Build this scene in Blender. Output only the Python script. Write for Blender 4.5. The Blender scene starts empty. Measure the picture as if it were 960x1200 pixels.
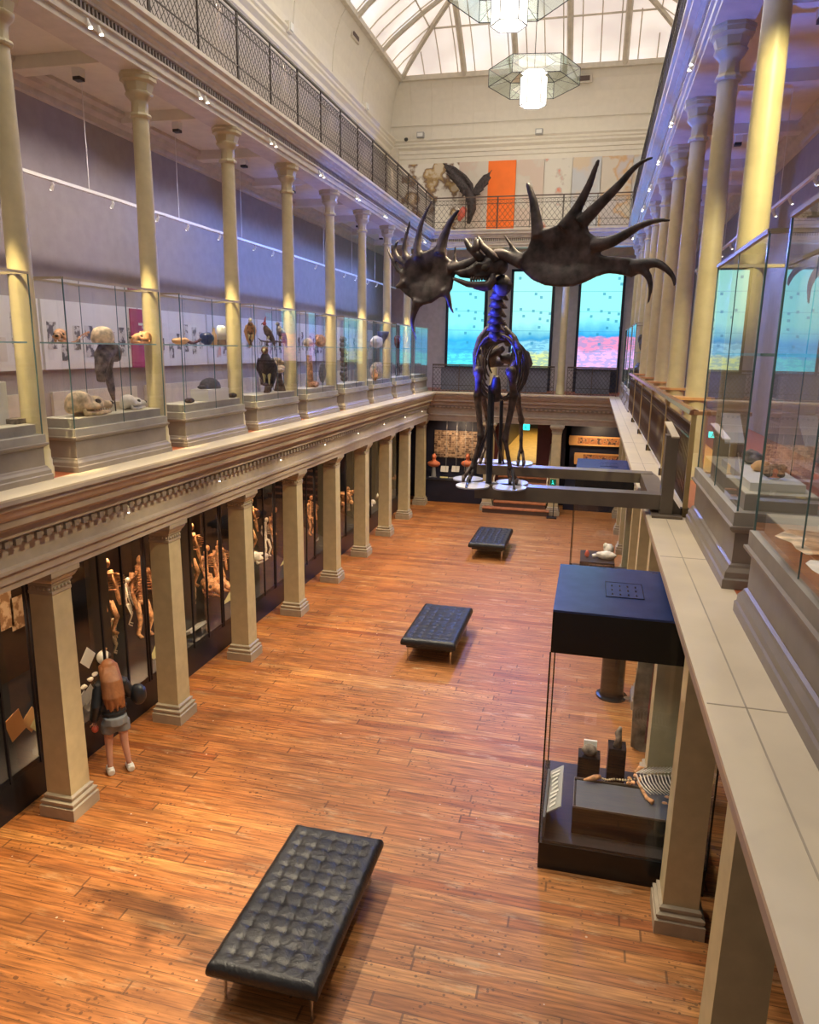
import bpy, bmesh, math, random
from mathutils import Vector, Matrix
from math import sin, cos, pi, radians as R
C = bpy.context.scene.collection
random.seed(7)

# ------------------------------------------------------------------ camera
F, YAW, PITCH, ROLL = 859.37, 0.23883, 0.21924, -0.01660
CAM = Vector((5.365, -6.237, 5.30))
_fwd = Vector((-sin(YAW)*cos(PITCH), cos(YAW)*cos(PITCH), -sin(PITCH)))
_right = Vector((cos(YAW), sin(YAW), 0)); _down = _fwd.cross(_right)
_r = cos(ROLL)*_right + sin(ROLL)*_down; _d = -sin(ROLL)*_right + cos(ROLL)*_down
def ray(px, py): return _r*((px-480)/F) + _d*((py-600)/F) + _fwd
def atY(px, py, Y): d = ray(px, py); return CAM + d*((Y-CAM.y)/d.y)
def atZ(px, py, Z): d = ray(px, py); return CAM + d*((Z-CAM.z)/d.z)
def atX(px, py, X): d = ray(px, py); return CAM + d*((X-CAM.x)/d.x)
cam_data = bpy.data.cameras.new('camera'); cam = bpy.data.objects.new('camera', cam_data); C.objects.link(cam)
m = Matrix((( _r.x, -_d.x, -_fwd.x), (_r.y, -_d.y, -_fwd.y), (_r.z, -_d.z, -_fwd.z)))
cam.matrix_world = Matrix.Translation(CAM) @ m.to_4x4()
cam_data.sensor_fit = 'VERTICAL'; cam_data.sensor_height = 36; cam_data.lens = 36*F/1200
cam_data.clip_start = .05; cam_data.clip_end = 200
bpy.context.scene.camera = cam

# ------------------------------------------------------------------ world, lights, exposure
sc = bpy.context.scene
sc.view_settings.view_transform = 'Standard'; sc.view_settings.look = 'None'
sc.view_settings.gamma = 1; sc.view_settings.use_curve_mapping = False
sc.view_settings.exposure = 0.24
sc.cycles.max_bounces = 8; sc.cycles.transparent_max_bounces = 40; sc.cycles.diffuse_bounces = 4
sc.cycles.glossy_bounces = 4; sc.cycles.use_denoising = True; sc.cycles.sample_clamp_indirect = 6
w = bpy.data.worlds.new('world'); sc.world = w; w.use_nodes = True
w.node_tree.nodes['Background'].inputs[0].default_value = (1.0, .93, .84, 1)
w.node_tree.nodes['Background'].inputs[1].default_value = .18

def light(name, kind, loc, target, energy, color, **kw):
    d = bpy.data.lights.new(name, kind); d.energy = energy; d.color = color
    for k, v in kw.items(): setattr(d, k, v)
    o = bpy.data.objects.new(name, d); C.objects.link(o); o.location = loc
    o.rotation_euler = (Vector(target)-Vector(loc)).to_track_quat('-Z', 'Y').to_euler()
    return o
S_ = 2.25
WARM = (1, .80, .55); BLUE = (.02, .16, 1.0); DAY = (1, .95, .88)
# daylight falling through the glass roof
for i, y in enumerate((-3, 1.5, 6.5, 11.5)):
    light('roof_daylight', 'AREA', (3.12, y, 14.6), (3.12, y, 0), 180, (1, .91, .76), shape='RECTANGLE', size=4.6, size_y=5.5)
# hard ceiling spot that throws the antler shadow on the boards
light('roof_spot', 'SPOT', (6.1, 1.22, 11.5), (1.2, -1.1, 0), 6500, (1, .80, .48), spot_size=R(24), spot_blend=.8, shadow_soft_size=.05)
# unseen spots added at the screen end to spread its blue
light('added_end_wash', 'SPOT', (3.12, 18.5, 8.6), (3.12, 20.5, 5.6), 330, (.62, .60, 1), spot_size=R(150), spot_blend=.9, shadow_soft_size=.04)
light('added_blue_wash', 'SPOT', (3.12, 17.7, 8.38), (3.12, 12.5, 3.9), 1500, (.12, .24, 1), spot_size=R(120), spot_blend=.9, shadow_soft_size=.04)
for n in range(8):
    light('left_rail_spot', 'SPOT', (.12, -.5+S_*n, 9.95), (3.6, -.5+S_*n, 0), 900, (1, .84, .60), spot_size=R(72), spot_blend=.7, shadow_soft_size=.05)
for n in range(-1, 8):  # blue spots added on both sides, standing in for screen glow on the cornices
    light('added_blue_spot', 'SPOT', (.08, 1.3+S_*n, 3.3), (6.25, 2.4+S_*n, 8.78), 2600, BLUE, spot_size=R(17), spot_blend=.7, shadow_soft_size=.03)
for n in range(3, 8):
    light('added_blue_spot', 'SPOT', (6.16, 1.3+S_*n, 3.3), (0, 2.2+S_*n, 8.78), 500+230*n, BLUE, spot_size=R(17), spot_blend=.7, shadow_soft_size=.03)
light('added_neck_spot', 'SPOT', (.45, -1.2, 3.2), (4.3, .25, 5.35), 8000, (.04, .07, 1), spot_size=R(12), spot_blend=.6, shadow_soft_size=.03)  # unseen spot added to turn the elk's neck blue

# ------------------------------------------------------------------ materials
def newmat(name):
    m = bpy.data.materials.new(name); m.use_nodes = True
    return m, m.node_tree.nodes, m.node_tree.links, m.node_tree.nodes['Principled BSDF']
def mat(name, col, rough=.6, metal=0, noise=.06, scale=6, bump=0, emit=None, estr=0, spec=.5):
    m, N, L, b = newmat(name)
    b.inputs['Roughness'].default_value = rough; b.inputs['Metallic'].default_value = metal
    b.inputs['Specular IOR Level'].default_value = spec
    if noise or bump:
        tc = N.new('ShaderNodeTexCoord'); nz = N.new('ShaderNodeTexNoise'); nz.inputs['Scale'].default_value = scale
        nz.inputs['Detail'].default_value = 5
        L.new(tc.outputs['Object'], nz.inputs['Vector'])
        cr = N.new('ShaderNodeValToRGB'); L.new(nz.outputs[0], cr.inputs[0])
        cr.color_ramp.elements[0].position = .3; cr.color_ramp.elements[1].position = .7
        lo = [max(0, c*(1-noise*2)) for c in col]; hi = [min(1, c*(1+noise)) for c in col]
        cr.color_ramp.elements[0].color = (*lo, 1); cr.color_ramp.elements[1].color = (*hi, 1)
        L.new(cr.outputs[0], b.inputs['Base Color'])
        if bump:
            bp = N.new('ShaderNodeBump'); bp.inputs['Strength'].default_value = bump; bp.inputs['Distance'].default_value = .01
            L.new(nz.outputs[0], bp.inputs['Height']); L.new(bp.outputs[0], b.inputs['Normal'])
    else: b.inputs['Base Color'].default_value = (*col, 1)
    if emit: b.inputs['Emission Color'].default_value = (*emit, 1); b.inputs['Emission Strength'].default_value = estr
    return m
M = {}
M['cream'] = mat('cream_paint', (.55, .47, .285), .45)
M['stone'] = mat('stone_paint', (.40, .335, .25), .45)
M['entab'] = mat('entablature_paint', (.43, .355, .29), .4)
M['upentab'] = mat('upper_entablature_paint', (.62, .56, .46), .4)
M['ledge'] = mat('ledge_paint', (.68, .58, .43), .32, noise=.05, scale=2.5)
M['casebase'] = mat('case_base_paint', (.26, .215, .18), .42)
M['deck'] = mat('deck_linen', (.66, .61, .47), .7)
M['deckside'] = mat('deck_side_grey', (.36, .33, .28), .6)
M['wall'] = mat('gallery_wall_grey', (.37, .325, .30), .7, noise=.04)
M['wallpale'] = mat('end_wall_pale', (.56, .50, .52), .7)
M['offwhite'] = mat('attic_offwhite', (.72, .67, .57), .7, noise=.02)
M['ceil'] = mat('gallery_ceiling', (.78, .74, .62), .8, noise=.03)
M['dark'] = mat('dark_case_black', (.012, .013, .018), .28)
M['darkpanel'] = mat('dark_panel', (.035, .028, .028), .4)
M['navy'] = mat('navy_wall', (.012, .014, .035), .5)
M['black'] = mat('black_lacquer', (.010, .011, .014), .22)
M['iron'] = mat('wrought_iron', (.045, .032, .028), .45, metal=.3)
M['ironbrown'] = mat('iron_brown', (.10, .062, .045), .6, metal=0)
M['brass'] = mat('brass_paint', (.55, .40, .18), .35, metal=.4)
M['rail'] = mat('polished_rail', (.28, .12, .06), .15)
M['railwood'] = mat('rail_wood', (.62, .33, .14), .3)
M['redwood'] = mat('red_floorboard', (.42, .12, .05), .35)
M['greypanel'] = mat('grey_mesh_panel', (.16, .17, .23), .6)
M['steel'] = mat('taupe_steel', (.17, .135, .10), .38)
M['steeldark'] = mat('dark_steel', (.03, .03, .04), .4, metal=.5)
M['chrome'] = mat('chrome', (.7, .7, .7), .15, metal=1, noise=0)
M['plate'] = mat('pale_plate', (.40, .40, .50), .4)
M['bone'] = mat('dark_bone', (.066, .046, .048), .5, noise=.45, scale=11, bump=.6)
M['bonelimb'] = mat('brown_bone', (.085, .050, .040), .55, noise=.4, scale=14, bump=.4)
M['fossil'] = mat('orange_bone', (.72, .36, .17), .6, noise=.35, scale=18, bump=.4)
M['paleb'] = mat('pale_bone', (.74, .56, .34), .55, noise=.3, scale=14, bump=.4)
M['whiteb'] = mat('white_bone', (.8, .74, .64), .55, noise=.1, scale=14, bump=.2)
M['greyb'] = mat('grey_fossil', (.22, .18, .15), .7, noise=.4, scale=16, bump=.6)
M['socket'] = mat('socket_dark', (.03, .02, .015), .8)
M['white'] = mat('white_card', (.75, .74, .70), .6, noise=.02)
M['yellowcard'] = mat('yellow_card', (.72, .66, .30), .6, noise=.02)
M['orangecard'] = mat('orange_card', (.75, .42, .16), .6, noise=.02)
M['greycard'] = mat('grey_card', (.35, .35, .34), .6, noise=.05)
M['bluecard'] = mat('blue_card', (.05, .30, .65), .5, noise=.02)
M['magenta'] = mat('magenta_banner', (.42, .03, .16), .6, noise=.15, scale=3)
M['orange'] = mat('orange_banner', (.95, .18, .01), .6, noise=.05, scale=2)
M['blackmetal'] = mat('black_fixture', (.03, .03, .03), .4)
M['whitemetal'] = mat('white_fixture', (.8, .78, .72), .4, noise=0)
M['lamp'] = mat('lamp_glow', (.9, .9, .9), .5, emit=(1, .95, .87), estr=1.6, noise=0)
M['bluestrip'] = mat('blue_light_strip', (.1, .2, 1), .5, emit=(.03, .16, 1), estr=26, noise=0)
M['spotglow'] = mat('spot_glow', (1, 1, 1), .5, emit=(1, .93, .8), estr=5, noise=0)
M['exitg'] = mat('exit_green', (.0, .5, .35), .5, emit=(.05, .9, .8), estr=1.6, noise=0)
M['exitd'] = mat('exit_dark_green', (.0, .20, .12), .5, noise=0)
M['skin'] = mat('skin', (.62, .33, .24), .5, noise=.05)
M['hair'] = mat('auburn_hair', (.36, .14, .055), .5, noise=.2, scale=7, bump=.3)
M['puffer'] = mat('black_puffer', (.022, .024, .030), .35, noise=.1)
M['shorts'] = mat('grey_shorts', (.22, .23, .25), .8)
M['shoe'] = mat('white_shoe', (.75, .74, .70), .5, noise=.02)
M['bluebag'] = mat('blue_bag', (.03, .05, .22), .5)
M['red'] = mat('coral_red', (.60, .12, .08), .5)
M['featherdark'] = mat('dark_feathers', (.045, .03, .03), .6, noise=.5, scale=25, bump=.5)
M['feathergrey'] = mat('grey_feathers', (.22, .20, .23), .6, noise=.3, scale=25, bump=.4)
M['featherbrown'] = mat('brown_feathers', (.42, .20, .08), .6, noise=.5, scale=22, bump=.4)
M['featherred'] = mat('red_feathers', (.5, .06, .06), .6, noise=.3, scale=22)
M['bark'] = mat('bark', (.16, .10, .07), .8, noise=.4, scale=16, bump=.6)
M['shellblue'] = mat('blue_shell', (.03, .05, .20), .3, noise=.3)
M['stonegrey'] = mat('slab_rock', (.20, .17, .13), .7, noise=.4, scale=5, bump=.6)
M['maroon'] = mat('maroon_rock', (.16, .035, .035), .4, noise=.5, scale=7, bump=.4)
M['yellowfloor'] = mat('lit_yellow_boards', (.78, .46, .12), .5, noise=.08)
M['tread'] = mat('stair_tread', (.55, .20, .09), .4, noise=.2)
M['riser'] = mat('stair_riser', (.10, .06, .05), .5)

def glassmat(name, tint=(1, 1, 1), ior=1.5, refl=1.0):
    m = bpy.data.materials.new(name); m.use_nodes = True; N, L = m.node_tree.nodes, m.node_tree.links
    N.remove(N['Principled BSDF'])
    t = N.new('ShaderNodeBsdfTransparent'); t.inputs[0].default_value = (*tint, 1)
    g = N.new('ShaderNodeBsdfGlossy'); g.inputs['Roughness'].default_value = 0; g.inputs[0].default_value = (refl, refl, refl, 1)
    lw = N.new('ShaderNodeLayerWeight'); lw.inputs[0].default_value = .5
    pw = N.new('ShaderNodeMath'); pw.operation = 'POWER'; L.new(lw.outputs['Facing'], pw.inputs[0]); pw.inputs[1].default_value = 4.2
    f = N.new('ShaderNodeMath'); f.operation = 'MULTIPLY_ADD'; L.new(pw.outputs[0], f.inputs[0]); f0 = ((ior-1)/(ior+1))**2*1.6; f.inputs[1].default_value = 1-f0; f.inputs[2].default_value = f0
    x = N.new('ShaderNodeMixShader'); L.new(f.outputs[0], x.inputs[0]); L.new(t.outputs[0], x.inputs[1]); L.new(g.outputs[0], x.inputs[2])
    L.new(x.outputs[0], N['Material Output'].inputs[0]); return m
M['glass'] = glassmat('clear_glass', (.985, .995, .99), 1.5)
M['glasscab'] = glassmat('cabinet_glass', (.97, .97, .97), 1.3)
M['glassedge'] = mat('glass_edge', (.10, .17, .17), .2)
M['glassshelf'] = mat('glass_shelf_edge', (.30, .48, .46), .15)
M['lampglass'] = glassmat('lamp_glass', (.80, .90, .86), 1.9)

# frosted roof panes: daylight behind them
def roofglass():
    m, N, L, b = newmat('frosted_roof_glass')
    tc = N.new('ShaderNodeTexCoord'); nz = N.new('ShaderNodeTexNoise'); nz.inputs['Scale'].default_value = .55
    L.new(tc.outputs['Object'], nz.inputs['Vector'])
    cr = N.new('ShaderNodeValToRGB'); L.new(nz.outputs[0], cr.inputs[0])
    cr.color_ramp.elements[0].position = .35; cr.color_ramp.elements[1].position = .65
    cr.color_ramp.elements[0].color = (.72, .60, .54, 1); cr.color_ramp.elements[1].color = (.86, .93, 1.0, 1)
    e = cr.color_ramp.elements.new(.5); e.color = (1.0, .86, .74, 1)
    L.new(cr.outputs[0], b.inputs['Emission Color']); b.inputs['Emission Strength'].default_value = .72
    b.inputs['Base Color'].default_value = (.5, .5, .5, 1)
    return m
M['roofglass'] = roofglass()

def floormat():
    m, N, L, b = newmat('timber_boards')
    tc = N.new('ShaderNodeTexCoord'); sp = N.new('ShaderNodeSeparateXYZ'); L.new(tc.outputs['Object'], sp.inputs[0])
    def mth(op, a, bb=None, c=None):
        n = N.new('ShaderNodeMath'); n.operation = op
        for i, v in enumerate((a, bb, c)):
            if v is None: continue
            if isinstance(v, (int, float)): n.inputs[i].default_value = v
            else: L.new(v, n.inputs[i])
        return n.outputs[0]
    yy = mth('DIVIDE', sp.outputs[1], .142); row = mth('FLOOR', yy); fy = mth('FRACT', yy)
    wn = N.new('ShaderNodeTexWhiteNoise'); wn.noise_dimensions = '1D'; L.new(row, wn.inputs['W'])
    xx = mth('ADD', mth('DIVIDE', sp.outputs[0], 3.4), mth('MULTIPLY', wn.outputs[0], 7.3)); seg = mth('FLOOR', xx); fx = mth('FRACT', xx)
    cmb = N.new('ShaderNodeCombineXYZ'); L.new(row, cmb.inputs[0]); L.new(seg, cmb.inputs[1])
    w2 = N.new('ShaderNodeTexWhiteNoise'); w2.noise_dimensions = '2D'; L.new(cmb.outputs[0], w2.inputs['Vector'])
    cr = N.new('ShaderNodeValToRGB'); L.new(w2.outputs[0], cr.inputs[0]); el = cr.color_ramp.elements
    el[0].color = (.36, .10, .022, 1); el[1].color = (.62, .27, .075, 1)
    for p, c in ((.08, (.45, .15, .034, 1)), (.45, (.49, .175, .042, 1)), (.9, (.53, .205, .052, 1))):
        e = el.new(p); e.color = c
    # long grain streaks along each board
    mp = N.new('ShaderNodeMapping'); mp.inputs['Scale'].default_value = (1.3, 22, 1); L.new(tc.outputs['Object'], mp.inputs[0])
    g = N.new('ShaderNodeTexNoise'); g.inputs['Scale'].default_value = 1.6; g.inputs['Detail'].default_value = 6; L.new(mp.outputs[0], g.inputs['Vector'])
    gr = N.new('ShaderNodeValToRGB'); L.new(g.outputs[0], gr.inputs[0]); gr.color_ramp.elements[0].position = .3; gr.color_ramp.elements[1].position = .72
    gr.color_ramp.elements[0].color = (.26, .22, .20, 1); gr.color_ramp.elements[1].color = (1.25, 1.22, 1.2, 1)
    mx = N.new('ShaderNodeMix'); mx.data_type = 'RGBA'; mx.blend_type = 'MULTIPLY'; mx.inputs[0].default_value = .85
    L.new(cr.outputs[0], mx.inputs[6]); L.new(gr.outputs[0], mx.inputs[7])
    # worn patches where the finish is gone
    mp2 = N.new('ShaderNodeMapping'); mp2.inputs['Scale'].default_value = (.8, 3.2, 1); L.new(tc.outputs['Object'], mp2.inputs[0])
    wn2 = N.new('ShaderNodeTexNoise'); wn2.inputs['Scale'].default_value = 1.5; wn2.inputs['Detail'].default_value = 9; wn2.inputs['Roughness'].default_value = .7; L.new(mp2.outputs[0], wn2.inputs['Vector'])
    wr = N.new('ShaderNodeValToRGB'); L.new(wn2.outputs[0], wr.inputs[0]); wr.color_ramp.elements[0].position = .56; wr.color_ramp.elements[1].position = .66
    mx2 = N.new('ShaderNodeMix'); mx2.data_type = 'RGBA'; L.new(mth('MULTIPLY', wr.outputs[0], .5), mx2.inputs[0]); L.new(mx.outputs[2], mx2.inputs[6]); mx2.inputs[7].default_value = (.62, .38, .17, 1)
    # dark nail / knot specks
    vf = N.new('ShaderNodeTexVoronoi'); vf.inputs['Scale'].default_value = 3.7; L.new(tc.outputs['Object'], vf.inputs['Vector'])
    fleck = mth('MULTIPLY', mth('LESS_THAN', vf.outputs['Distance'], .045), .7)
    vo = N.new('ShaderNodeTexVoronoi'); vo.inputs['Scale'].default_value = 13; L.new(tc.outputs['Object'], vo.inputs['Vector'])
    nm = N.new('ShaderNodeTexNoise'); nm.inputs['Scale'].default_value = 1.3; nm.inputs['Detail'].default_value = 4; L.new(tc.outputs['Object'], nm.inputs['Vector'])
    sp2 = mth('LESS_THAN', vo.outputs['Distance'], mth('MULTIPLY', mth('SUBTRACT', nm.outputs[0], .33), .75))
    mps = N.new('ShaderNodeMapping'); mps.inputs['Scale'].default_value = (5, 46, 1); L.new(tc.outputs['Object'], mps.inputs[0])
    ns = N.new('ShaderNodeTexNoise'); ns.inputs['Scale'].default_value = 1.0; ns.inputs['Detail'].default_value = 6; ns.inputs['Roughness'].default_value = .7; L.new(mps.outputs[0], ns.inputs['Vector'])
    sp2 = mth('MAXIMUM', sp2, mth('GREATER_THAN', mth('ADD', ns.outputs[0], mth('MULTIPLY', nm.outputs[0], .28)), .76))
    gap = mth('MAXIMUM', mth('LESS_THAN', fy, .055), mth('LESS_THAN', fx, .006))
    dk = mth('MAXIMUM', mth('MULTIPLY', sp2, .62), mth('MULTIPLY', gap, .62))
    mx3 = N.new('ShaderNodeMix'); mx3.data_type = 'RGBA'; L.new(dk, mx3.inputs[0]); L.new(mx2.outputs[2], mx3.inputs[6]); mx3.inputs[7].default_value = (.045, .02, .01, 1)
    # traffic lane down the middle where the varnish has worn to paler, pinker timber
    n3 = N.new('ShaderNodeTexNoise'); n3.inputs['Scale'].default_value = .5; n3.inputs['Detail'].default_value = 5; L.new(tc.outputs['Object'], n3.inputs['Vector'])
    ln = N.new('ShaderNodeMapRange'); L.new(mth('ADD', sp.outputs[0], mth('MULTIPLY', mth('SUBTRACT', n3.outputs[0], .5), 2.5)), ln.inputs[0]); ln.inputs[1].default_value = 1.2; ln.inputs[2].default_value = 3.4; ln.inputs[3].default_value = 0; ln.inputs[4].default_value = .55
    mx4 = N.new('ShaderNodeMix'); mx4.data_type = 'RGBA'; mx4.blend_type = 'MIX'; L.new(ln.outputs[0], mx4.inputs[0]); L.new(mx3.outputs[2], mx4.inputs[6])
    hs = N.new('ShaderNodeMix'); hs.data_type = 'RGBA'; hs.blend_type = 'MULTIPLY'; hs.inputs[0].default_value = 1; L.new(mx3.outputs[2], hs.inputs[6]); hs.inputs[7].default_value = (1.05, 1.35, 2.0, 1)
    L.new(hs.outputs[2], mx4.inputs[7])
    # dark old stains, mostly beside the left columns
    mp5 = N.new('ShaderNodeMapping'); mp5.inputs['Scale'].default_value = (.55, 2.6, 1); L.new(tc.outputs['Object'], mp5.inputs[0])
    n5 = N.new('ShaderNodeTexNoise'); n5.inputs['Scale'].default_value = 1.1; n5.inputs['Detail'].default_value = 8; n5.inputs['Roughness'].default_value = .65; L.new(mp5.outputs[0], n5.inputs['Vector'])
    r5 = N.new('ShaderNodeMapRange'); L.new(n5.outputs[0], r5.inputs[0]); r5.inputs[1].default_value = .48; r5.inputs[2].default_value = .66; r5.inputs[3].default_value = 0; r5.inputs[4].default_value = .62
    side = N.new('ShaderNodeMapRange'); L.new(sp.outputs[0], side.inputs[0]); side.inputs[1].default_value = 1.5; side.inputs[2].default_value = 4.5; side.inputs[3].default_value = 1; side.inputs[4].default_value = .35
    mx5 = N.new('ShaderNodeMix'); mx5.data_type = 'RGBA'; L.new(mth('MULTIPLY', r5.outputs[0], side.outputs[0]), mx5.inputs[0]); L.new(mx4.outputs[2], mx5.inputs[6]); mx5.inputs[7].default_value = (.13, .045, .014, 1)
    mx6 = N.new('ShaderNodeMix'); mx6.data_type = 'RGBA'; L.new(fleck, mx6.inputs[0]); L.new(mx5.outputs[2], mx6.inputs[6]); mx6.inputs[7].default_value = (.62, .50, .38, 1)
    L.new(mx6.outputs[2], b.inputs['Base Color'])
    b.inputs['Roughness'].default_value = .34
    L.new(mth('MULTIPLY_ADD', g.outputs[0], .3, .33), b.inputs['Roughness'])
    bp = N.new('ShaderNodeBump'); bp.inputs['Strength'].default_value = .35; bp.inputs['Distance'].default_value = .004
    L.new(mth('SUBTRACT', g.outputs[0], mth('MULTIPLY', gap, 1.5)), bp.inputs['Height']); L.new(bp.outputs[0], b.inputs['Normal'])
    return m
M['floor'] = floormat()

def picmat(name, bg, fgs, scale=3, thr=.55, emit=0, stretch=(1, 1, 1)):
    """blotchy printed picture"""
    m, N, L, b = newmat(name)
    tc = N.new('ShaderNodeTexCoord'); mp = N.new('ShaderNodeMapping'); mp.inputs['Scale'].default_value = stretch; L.new(tc.outputs['Object'], mp.inputs[0])
    nz = N.new('ShaderNodeTexNoise'); nz.inputs['Scale'].default_value = scale; nz.inputs['Detail'].default_value = 4; L.new(mp.outputs[0], nz.inputs['Vector'])
    cr = N.new('ShaderNodeValToRGB'); L.new(nz.outputs[0], cr.inputs[0]); el = cr.color_ramp.elements
    el[0].color = (*bg, 1); el[0].position = 0; el[1].color = (*fgs[-1], 1); el[1].position = .78
    e = el.new(thr-.04); e.color = (*bg, 1)
    for i, f in enumerate(fgs): e = el.new(thr+.05*i); e.color = (*f, 1)
    L.new(cr.outputs[0], b.inputs['Base Color']); b.inputs['Roughness'].default_value = .6
    if emit: L.new(cr.outputs[0], b.inputs['Emission Color']); b.inputs['Emission Strength'].default_value = emit
    return m
M['print_leaf'] = picmat('print_autumn', (.62, .52, .38), [(.45, .30, .12), (.20, .12, .08), (.75, .70, .62)], 1.6, .42)
M['print_pale'] = picmat('print_pale', (.62, .56, .48), [(.60, .54, .46), (.60, .48, .40)], 1.2, .52)
M['print_blue'] = picmat('print_bluegrey', (.52, .53, .55), [(.56, .52, .50), (.62, .50, .36)], .9, .5)
M['print_sand'] = picmat('print_sand', (.62, .55, .46), [(.60, .38, .20), (.55, .50, .50)], .9, .5)
M['print_coral'] = picmat('print_coral', (.66, .62, .54), [(.55, .50, .44), (.62, .36, .28), (.7, .2, .12)], 2.6, .60)
M['print_bw'] = picmat('print_bw', (.60, .58, .54), [(.22, .20, .19), (.10, .09, .09)], 9, .52)
M['print_warm'] = picmat('print_warm', (.30, .17, .09), [(.52, .34, .20), (.66, .50, .34)], 9, .48)
M['print_fossil'] = picmat('print_fossil_slab', (.42, .16, .06), [(.68, .36, .18), (.10, .05, .04)], 9, .52)

def gridpic():
    m, N, L, b = newmat('photo_grid')
    tc = N.new('ShaderNodeTexCoord'); mp = N.new('ShaderNodeMapping'); mp.inputs['Rotation'].default_value = (R(90), 0, 0); L.new(tc.outputs['Object'], mp.inputs[0])
    br = N.new('ShaderNodeTexBrick'); br.inputs['Scale'].default_value = 8; br.offset = .37; br.squash = 1.3; br.inputs['Mortar Size'].default_value = .03
    br.inputs['Color1'].default_value = (.10, .055, .04, 1); br.inputs['Color2'].default_value = (.52, .35, .22, 1); br.inputs['Mortar'].default_value = (.62, .5, .36, 1)
    br.inputs['Brick Width'].default_value = .8; br.inputs['Row Height'].default_value = .62
    nz = N.new('ShaderNodeTexNoise'); nz.inputs['Scale'].default_value = 14; L.new(tc.outputs['Object'], nz.inputs['Vector'])
    mx = N.new('ShaderNodeMix'); mx.data_type = 'RGBA'; mx.blend_type = 'OVERLAY'; mx.inputs[0].default_value = .9
    L.new(mp.outputs[0], br.inputs['Vector']); L.new(br.outputs[0], mx.inputs[6]); L.new(nz.outputs[0], mx.inputs[7]); L.new(mx.outputs[2], b.inputs['Base Color'])
    return m
M['gridpic'] = gridpic()

def screenmat(name, top, mid, low1, low2, zsplit):
    """wall screen: pale cyan chart with small dots above, a landscape along the bottom (object z, 0..3.2)"""
    m, N, L, b = newmat(name)
    tc = N.new('ShaderNodeTexCoord'); sp = N.new('ShaderNodeSeparateXYZ'); L.new(tc.outputs['Object'], sp.inputs[0])
    def mth(op, a, bb=None):
        n = N.new('ShaderNodeMath'); n.operation = op
        for i, v in enumerate((a, bb)):
            if v is None: continue
            if isinstance(v, (int, float)): n.inputs[i].default_value = v
            else: L.new(v, n.inputs[i])
        return n.outputs[0]
    nz = N.new('ShaderNodeTexNoise'); nz.inputs['Scale'].default_value = 2.2; nz.inputs['Detail'].default_value = 5; L.new(tc.outputs['Object'], nz.inputs['Vector'])
    z = mth('ADD', sp.outputs[2], mth('MULTIPLY', mth('SUBTRACT', nz.outputs[0], .5), .55))
    cr = N.new('ShaderNodeValToRGB'); cr.color_ramp.interpolation = 'LINEAR'; L.new(mth('DIVIDE', z, 3.2), cr.inputs[0]); el = cr.color_ramp.elements
    el[0].color = (*low2, 1); el[0].position = 0; el[1].color = (*top, 1); el[1].position = 1
    for p, c in ((zsplit*.45, low2), (zsplit*.55, low1), (zsplit*.92, low1), (zsplit, mid), (zsplit+.18, top)):
        e = el.new(p); e.color = (*c, 1)
    vo = N.new('ShaderNodeTexVoronoi'); vo.inputs['Scale'].default_value = 3.4; vo.distance = 'CHEBYCHEV'; L.new(tc.outputs['Object'], vo.inputs['Vector'])
    dot = mth('MULTIPLY', mth('LESS_THAN', vo.outputs['Distance'], .15), mth('GREATER_THAN', sp.outputs[2], .75))
    ln = mth('LESS_THAN', mth('FRACT', mth('ADD', mth('DIVIDE', sp.outputs[2], .66), .12)), .025)
    dk = mth('MAXIMUM', dot, mth('MULTIPLY', ln, .8))
    mx = N.new('ShaderNodeMix'); mx.data_type = 'RGBA'; L.new(mth('MULTIPLY', dk, .75), mx.inputs[0]); L.new(cr.outputs[0], mx.inputs[6]); mx.inputs[7].default_value = (.02, .25, .42, 1)
    n2 = N.new('ShaderNodeTexNoise'); n2.inputs['Scale'].default_value = 1.0; n2.inputs['Detail'].default_value = 7; mp = N.new('ShaderNodeMapping'); mp.inputs['Scale'].default_value = (3.5, 1, 11)
    L.new(tc.outputs['Object'], mp.inputs[0]); L.new(mp.outputs[0], n2.inputs['Vector'])
    lo = mth('LESS_THAN', z, 3.2*zsplit); hv = mth('MULTIPLY', lo, mth('MULTIPLY', mth('GREATER_THAN', n2.outputs[0], .5), .45))
    m2 = N.new('ShaderNodeMix'); m2.data_type = 'RGBA'; L.new(hv, m2.inputs[0]); L.new(mx.outputs[2], m2.inputs[6]); m2.inputs[7].default_value = (mid[0], mid[1]*.8, mid[2]*.75, 1); mx = m2
    L.new(mx.outputs[2], b.inputs['Emission Color']); b.inputs['Emission Strength'].default_value = 1.15
    b.inputs['Base Color'].default_value = (0, 0, 0, 1); b.inputs['Roughness'].default_value = .3
    return m
M['screen_a'] = screenmat('screen_sea', (.24, .84, .84), (.03, .42, .85), (.05, .48, .88), (.10, .75, .80), .28)
M['screen_b'] = screenmat('screen_plain', (.34, .84, .76), (.03, .32, .62), (.25, .62, .80), (.62, .72, .30), .30)
M['screen_c'] = screenmat('screen_desert', (.28, .86, .82), (.02, .35, .80), (.80, .28, .50), (.85, .45, .85), .36)

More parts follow.
